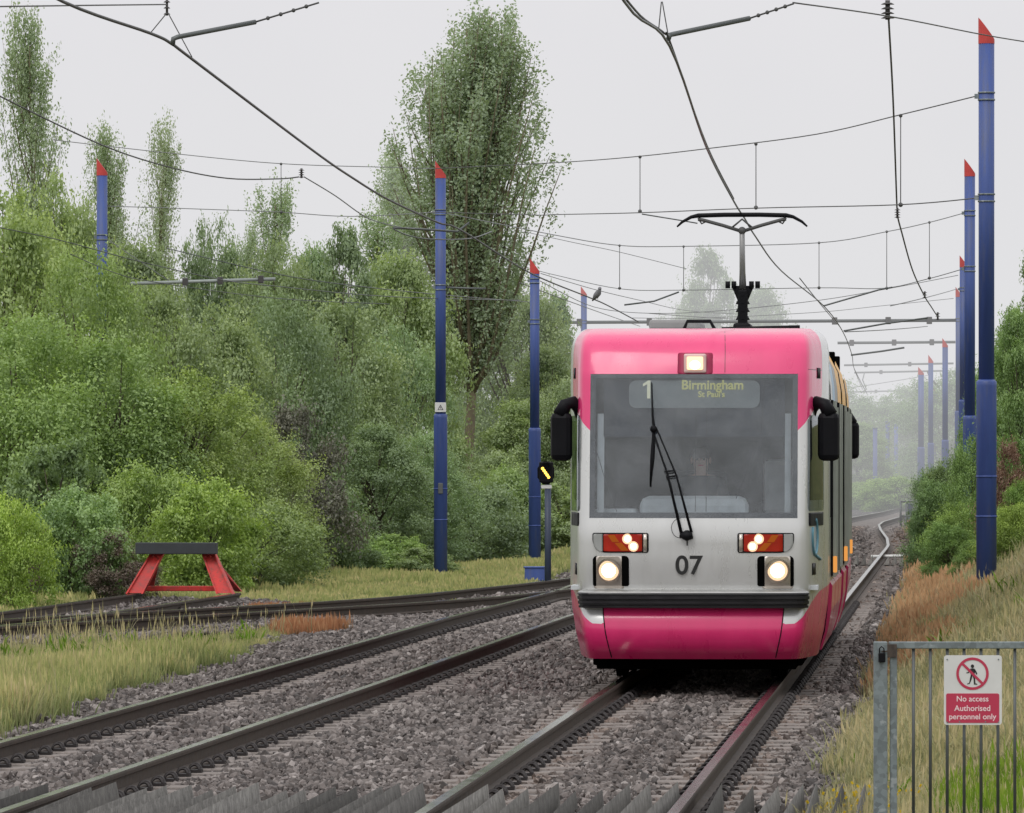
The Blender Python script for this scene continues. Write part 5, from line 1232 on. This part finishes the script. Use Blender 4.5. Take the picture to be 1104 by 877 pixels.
for k, (H, RX) in enumerate(((3, 1.6), (3, 1.25), (3, 2.0))):
    proto('s%d' % k, *broadleaf(41+k, H, RX, per=260, ncl=90, leaf=.085, low=.02, shape_p=.45), M['bark'])
for k in range(3): proto('g%d' % k, *broadleaf(61+k, 3, 1.5, per=330, ncl=110, leaf=.055, mat='gorse', low=.02, shape_p=.4), M['bark'])
for k in range(2): proto('d%d' % k, *broadleaf(71+k, 3, 1.4, per=220, ncl=70, leaf=.07, mat='dead', low=.02, shape_p=.5), M['bark'])
proto('p0', *poplar(81, 10, 1.2, 75, 380, .070), M['barkp']); proto('p1', *poplar(82, 10, .85, 64, 340, .066), M['barkp']); proto('p2', *poplar(83, 10, 1.0, 50, 460, .072, .2), M['barkp'])
proto('fan', *poplar(85, 13.8, 2.35, 180, 430, .078, .30, 'vase', .16), M['barkp'])
def plant(key, name, label, cat, X, Y, H, wx=1., tint=(1,1,1), rz=None, group=None, zoff=0.):
    ref = {'b': 8, 's': 3, 'g': 3, 'd': 3, 'p': 10, 'f': 13.8}[key[0]]; s_ = H/ref
    z = gz(X, Y)+zoff; t_ = thing(name, label, cat, (X, Y, z), random.uniform(0, 6.28) if rz is None else rz, group); t_.scale = (s_*wx, s_*wx, s_)
    a = link(D.objects.new('trunk', PROTO[key][0]), t_); b_ = link(D.objects.new('crown', PROTO[key][1]), t_); b_.color = (*tint, 1-float(np.interp(Y, [100, 115, 140, 180, 240], [.02, .14, .30, .36, .22]))*(.5 if X > 4 else 1.)); a.color = (1,1,1,1)  # crown alpha varies with depth: amount of painted haze
    return t_
def tree_px(key, name, label, px, top, Y, wpx=None, tint=(1,1,1), cat='tree', group=None, rz=None, fix=1.):
    X = (px-CX)*Y/F; zt = EYE-(top-HY)*Y/F; base = gz(X, Y); H = zt-base
    rx = {'b0':3,'b1':2.5,'b2':3.6,'b3':2.2,'b4':2.9,'s0':1.6,'s1':1.25,'s2':2,'g0':1.5,'g1':1.5,'g2':1.5,'d0':1.4,'d1':1.4,'p0':1.25,'p1':.85,'p2':1.,'fan':2.35}[key]
    ref = {'b': 8, 's': 3, 'g': 3, 'd': 3, 'p': 10, 'f': 13.8}[key[0]]
    wx = 1. if wpx is None else (wpx*Y/F/2)/(rx*H/ref)*(1.18 if key[0] in 'bs' else 1.)
    return plant(key, name, label, cat, X, Y, H*fix, wx, tint, rz, group)
GT = 'trees of the wood left of the tracks'
br, mid_, dk, tl, ye = (1.38,1.36,1.0), (1.15,1.13,1.08), (.86,.93,.95), (1.08,1.2,1.25), (1.4,1.3,1.0)  # crown greens, brightened and blued with haze put into the colour
# poplars standing above the rest
tree_px('p0','poplar_tree','ragged poplar rising tallest at the left edge', 32, 26, 150, 74, (.95,1,.9), group='poplars', rz=.5)
tree_px('p0','poplar_tree','poplar behind the far left blue mast', 120, 150, 155, 62, (1.0,1.05,.95), group='poplars', rz=2.2)
tree_px('p1','poplar_tree','slim isolated poplar against the sky right of the far left mast', 178, 141, 160, 42, (1.05,1.05,1.), group='poplars')
tree_px('p2','poplar_tree','thin pointed poplar below the hanging insulator at left', 292, 204, 158, 60, (1.0,1.08,1.0), group='poplars')
tree_px('p1','poplar_tree','short narrow poplar just left of the pointed one', 268, 250, 158, 34, (1.1,1.15,1.1), group='poplars')
tree_px('fan','poplar_tree','giant fan-shaped poplar with bare trunk behind the left mast', 507, 7, 172, 200, (.95,1.0,1.0), group=None, rz=0.3)
tree_px('p0','poplar_tree','pale poplar leaning out left of the giant fan-shaped one', 436, 178, 200, 82, (1.15,1.2,1.15), group='poplars')
tree_px('p2','poplar_tree','pointed pale green tree left of the giant poplar, behind the wires', 405, 232, 175, 66, (1.05,1.15,1.05), group='poplars')
# back row
bk = [('b0', 60,190,146,110,br,'tall rounded tree under the leftmost poplar'),('b1',150,258,150,110,mid_,'tree crown filling the gap behind the far left mast'),('b0',228,238,152,80,dk,'dark domed tree between the slim poplar and the pointed one'),
      ('b0',300,262,150,100,mid_,'tree under the pointed poplar left of centre'),('b1',338,262,156,90,tl,'low dip in the treetops, tree left of the dark pair'),('b3',372,250,150,84,dk,'dark tree with an uneven top left of the pale poplar'),
      ('b1',430,270,165,110,br,'light green tree under the pale leaning poplar'),('b0',556,296,182,110,mid_,'tree right of the giant poplar and left of the second left mast'),('b3',602,322,190,70,tl,'tree just left of the tram roof with a rounded top'),
      ('b1',590,372,175,86,mid_,'lower tree behind the second left mast'),('b0',498,330,190,130,tl,'tree filling in behind the trunk of the giant poplar')]
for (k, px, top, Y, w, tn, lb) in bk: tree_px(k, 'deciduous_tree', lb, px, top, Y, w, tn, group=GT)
md = [('b0', 10,208,126,150,br,'bright green tree cut by the left edge, upper one'),('b2', 95,272,117,150,(1.2,1.25,.9),'broad bright tree in front of the far left mast foot'),('b4',170,312,128,130,mid_,'wide tree under the pale cantilever bar'),
      ('b0',238,330,130,120,mid_,'tree mid-height below the end of the cantilever bar'),('b2',306,320,136,130,dk,'dark green tree left of the brown thicket'),('b4',372,330,140,120,mid_,'rounded tree left of the plated mast'),
      ('b0',428,352,144,92,tl,'blue green tree behind the plated mast'),('b4',530,490,160,90,mid_,'tree between the plated mast and the signal'),('b1',566,430,165,90,br,'small bright tree behind the mast beside the signal'),
      ('b0',612,410,165,90,mid_,'tree half hidden by the left mirror of the tram')]
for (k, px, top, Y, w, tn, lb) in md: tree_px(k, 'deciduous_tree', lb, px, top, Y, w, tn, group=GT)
fr = [('b2', 20,345,112,190,(1.15,1.25,.9),'large leafy tree at the left edge above the bushes'),('b4',120,372,113,150,(1.05,1.15,.85),'tree directly behind the buffer stop, left half'),('b0',205,400,114,140,(1.2,1.2,.8),'yellow green tree behind the right half of the buffer stop'),
      ('b4',275,455,118,100,ye,'small yellow green tree right of the buffer stop'),('b1',405,455,132,90,dk,'dark tree left of the plated mast foot'),('b4',455,470,136,90,tl,'low tree right behind the plated mast')]
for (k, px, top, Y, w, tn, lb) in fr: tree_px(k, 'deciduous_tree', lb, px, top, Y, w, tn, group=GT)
GB = 'bushes along the foot of the wood'
sh = [('s2', 12,540,96,80,(1.45,1.5,.8),'vivid green bush at the left edge behind the rails'),('s0', 78,530,101,90,tl,'blue green bush left of the buffer stop'),('s1', 60,470,105,90,dk,'dark tall bush above the left end of the siding'),
      ('s2',165,505,108,110,(1.2,1.25,.85),'bush rising right behind the buffer beam'),('s0',222,520,106,90,(1.35,1.4,.8),'light bush behind the right leg of the buffer stop'),('s2',280,545,109,110,mid_,'spreading bush just right of the buffer stop'),
      ('s1',318,590,117,60,br,'small bush at the left end of the verge'),('s0',400,580,127,60,(1.3,1.45,.85),'bright leafy weeds in front of the dark tree'),('s1',430,575,127,44,(1.35,1.45,.85),'upright bright shrub left of the mast foot'),
      ('s2',510,520,140,110,(.95,1.,1.1),'grey green willow bush right of the plated mast'),('s0',548,505,155,70,(1.2,1.3,.85),'light bush left of the mast with the blue box'),('s1',605,520,155,70,br,'bush behind the signal post'),
      ('s0',367,575,125,60,dk,'low dark bush at the back of the verge'),('s1',455,590,126,50,mid_,'small bush hugging the plated mast foot'),('s0',345,520,124,80,dk,'dark bush beside the brown thicket')]
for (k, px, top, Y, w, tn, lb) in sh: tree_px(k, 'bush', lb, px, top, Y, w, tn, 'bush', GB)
GD = 'brown dead thickets'
tree_px('d0','dead_bush','brown dead bush just left of the red buffer leg',118,575,100.5,70,(1,1,1),'dead bush',GD); tree_px('d1','dead_bush','low brown twigs under the buffer beam at left',150,605,101.8,50,(.8,.8,.8),'dead bush',GD)
tree_px('d0','dead_bush','large brown thicket between the dark trees left of centre',318,440,122,110,(.75,.85,.75),'dead bush',GD); tree_px('d1','dead_bush','brown twiggy patch low at the left edge',24,560,99,46,(1,.9,.9),'dead bush',GD)
# upright weeds
mb_w = tuft(M['grassg'], 26, .9, .10, 5, .022, .3, 0)
# right side
GR = 'gorse bushes on the right bank'
ra = [('g0',1012,520,118,66,(1,1.1,1),'dark gorse bush at the left end of the right-hand bushes'),('g1',1030,497,124,70,(.9,.9,.8),'gorse bush under the slimmer right masts'),('g2',1040,540,104,66,(1.4,1.4,.9),'bright gorse bush left of the nearest mast'),
      ('g0',1022,565,102,60,(1.05,1.15,.9),'low gorse bush spreading to the ballast edge'),('g1',1006,505,140,46,(.95,1.05,1.05),'hazy gorse bush tapering off towards the mist'),('g2',1052,470,112,56,(1.1,1.2,.9),'tall gorse behind the foot of the nearest mast'),
      ('g0',1090,545,88,56,(1.6,1.5,.9),'bright flowering gorse right of the nearest mast foot'),('g1',1108,520,92,60,(1.2,1.3,.9),'gorse bush at the right edge of the picture'),('g2',1085,470,100,60,(1.,1.1,.9),'upper gorse between nearest mast and the picture edge'),
      ('g1',1050,585,92,44,(1.05,1.1,.9),'small scrubby bush at the left of the mast base'),('g0',1000,545,118,36,(.9,1.05,1.),'low narrow gorse beside the dead grass')]
for (k, px, top, Y, w, tn, lb) in ra: tree_px(k, 'gorse_bush', lb, px, top, Y, w, tn, 'bush', GR)
tree_px('d0','dead_bush','brown patch of twigs right of the nearest mast',1088,478,96,50,(1.2,.9,.8),'dead bush',GD)
tree_px('b1','deciduous_tree','tree at the right edge above the gorse', 1098,330,118,60,(.95,1.1,.9)); tree_px('b3','deciduous_tree','tree top peeping in at the right edge, uppermost', 1112,272,124,60,(.9,1.,.9))
tree_px('b0','deciduous_tree','tree behind the nearest mast on the right bank',1078,380,140,64,(.9,1.1,.95)); tree_px('b1','deciduous_tree','small tree between the nearest and second right masts',1056,400,150,36,(.95,1.1,1.))
# in the mist
GM2 = 'misty trees at the end of the line'
mi = [('b3',762,272,340,66,(.9,1,1),'tall misty tree right behind the pantograph, left of its arm'),('b1',818,308,350,76,(.9,1,1),'misty rounded tree right of the pantograph arm'),('b0',735,330,360,60,(.9,1,1),'lower misty tree left of the pantograph'),
      ('b2',870,400,330,120,(.9,1,1),'misty tree hidden mostly by the tram roof'),('b0',945,428,330,100,(.85,1,1),'misty tree standing over the far end of the track'),('b4',985,420,360,110,(.85,1,1),'misty tree behind the distant masts'),
      ('b1',925,455,290,64,(1,1.1,1),'nearer misty tree just right of the tram rear'),('b0',1025,400,300,90,(.85,1,1),'misty tree behind the slimmer right masts'),('s2',930,520,262,60,(1.2,1.3,1),'misty bush at the left end of the far grass'),
      ('s0',968,515,255,60,(1.2,1.3,1),'misty bush at the foot of the hazy posts'),('b2',700,390,330,130,(.9,1,1),'misty tree wall left, seen above the tram roof')]
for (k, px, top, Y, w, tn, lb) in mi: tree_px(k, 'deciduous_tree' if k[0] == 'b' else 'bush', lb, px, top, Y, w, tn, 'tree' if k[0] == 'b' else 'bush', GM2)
# ------------------------------------------------------------------ mist: real haze standing over the line
def mist(x0, x1, y0, y1, z0, z1, dens, col, label):
    mb = MB(); mb.box(x0, x1, y0, y1, z0, z1)
    t = NT('rain mist'); ab = t.n('ShaderNodeVolumeAbsorption'); ab.inputs['Color'].default_value = (0,0,0,1); ab.inputs['Density'].default_value = dens
    em = t.n('ShaderNodeEmission'); em.inputs[0].default_value = (*col, 1); em.inputs[1].default_value = dens
    ad = t.n('ShaderNodeAddShader'); t.l(ab.outputs[0], ad.inputs[0]); t.l(em.outputs[0], ad.inputs[1]); t.l(ad.outputs[0], t.out.inputs['Volume'])
    o = mb.build('mist', t.m); setp(o, label, 'mist', kind='stuff'); return o
HAZE = tuple(v for v in srgb((226, 226, 228)))
MIST = True
if MIST:
    mist(-90, 90, 176, 620, -3, 15, .0042, HAZE, 'thick rain mist at the far end of the line')

# ------------------------------------------------------------------ light
w = D.worlds.new('World'); SC.world = w; w.use_nodes = True; nt = w.node_tree; nt.nodes.clear()
o_ = nt.nodes.new('ShaderNodeOutputWorld'); bg = nt.nodes.new('ShaderNodeBackground'); sky = nt.nodes.new('ShaderNodeTexSky'); sky.sky_type = 'NISHITA'; sky.sun_disc = False
SE, SA = R(50), R(205); sky.sun_elevation = SE; sky.sun_rotation = SA; sky.air_density = 2; sky.dust_density = 4
tc = nt.nodes.new('ShaderNodeTexCoord'); sp = nt.nodes.new('ShaderNodeSeparateXYZ'); nt.links.new(tc.outputs['Generated'], sp.inputs[0])
cr = nt.nodes.new('ShaderNodeValToRGB'); e = cr.color_ramp.elements; e[0].position = 0.; e[1].position = 1.
S0 = .105
def gcol(v, tint=(1,1,1)): return tuple(v*q/S0 for q in tint)+(1,)
e[0].color = gcol(1, HAZE); e[1].color = gcol(1.25, (1, 1.0, 1.02))
x = e.new(.5); x.color = gcol(1.0, (1, 1, 1.02)); x = e.new(.07); x.color = gcol(1, srgb((232, 231, 234)))
nt.links.new(sp.outputs['Z'], cr.inputs[0])
mx = nt.nodes.new('ShaderNodeMix'); mx.data_type = 'RGBA'; mx.inputs[0].default_value = .97
nz = nt.nodes.new('ShaderNodeTexNoise'); nz.inputs['Scale'].default_value = 9; nz.inputs['Detail'].default_value = 5; nt.links.new(tc.outputs['Generated'], nz.inputs['Vector'])
c2 = nt.nodes.new('ShaderNodeValToRGB'); c2.color_ramp.elements[0].position = .3; c2.color_ramp.elements[0].color = (.955, .958, .968, 1); c2.color_ramp.elements[1].position = .7; c2.color_ramp.elements[1].color = (1.03, 1.028, 1.022, 1); nt.links.new(nz.outputs[0], c2.inputs[0])
mu = nt.nodes.new('ShaderNodeMix'); mu.data_type = 'RGBA'; mu.blend_type = 'MULTIPLY'; mu.inputs[0].default_value = 1; nt.links.new(cr.outputs[0], mu.inputs[6]); nt.links.new(c2.outputs[0], mu.inputs[7])
nt.links.new(sky.outputs[0], mx.inputs[6]); nt.links.new(mu.outputs[2], mx.inputs[7])
bg.inputs['Strength'].default_value = S0; nt.links.new(mx.outputs[2], bg.inputs[0]); nt.links.new(bg.outputs[0], o_.inputs[0])
sl = D.lights.new('sun', 'SUN'); sl.energy = .9; sl.angle = R(25); sl.color = (1, .97, .93); so = link(D.objects.new('sun', sl))
so.rotation_euler = (Vector((-math.sin(SA)*math.cos(SE), -math.cos(SA)*math.cos(SE), -math.sin(SE)))).to_track_quat('-Z', 'Y').to_euler()
# ------------------------------------------------------------------ camera
cd = D.cameras.new('camera'); cam = link(D.objects.new('camera', cd)); cam.location = (0, 0, EYE); cam.rotation_euler = (math.pi/2, 0, 0)
cd.sensor_width = 36; cd.lens = 36*F/1104; cd.shift_y = (HY-438.5)/1104; cd.clip_start = .5; cd.clip_end = 6000
SC.camera = cam
SC.view_settings.view_transform = 'Standard'; SC.view_settings.look = 'None'; SC.view_settings.exposure = 0; SC.view_settings.gamma = 1
SC.render.engine = 'CYCLES'; cy = SC.cycles; cy.use_denoising = True; cy.max_bounces = 6; cy.diffuse_bounces = 3; cy.glossy_bounces = 3; cy.transparent_max_bounces = 12; cy.volume_bounces = 0; cy.transmission_bounces = 4
cy.sample_clamp_indirect = 6; cy.use_adaptive_sampling = True
bpy.context.view_layer.update()
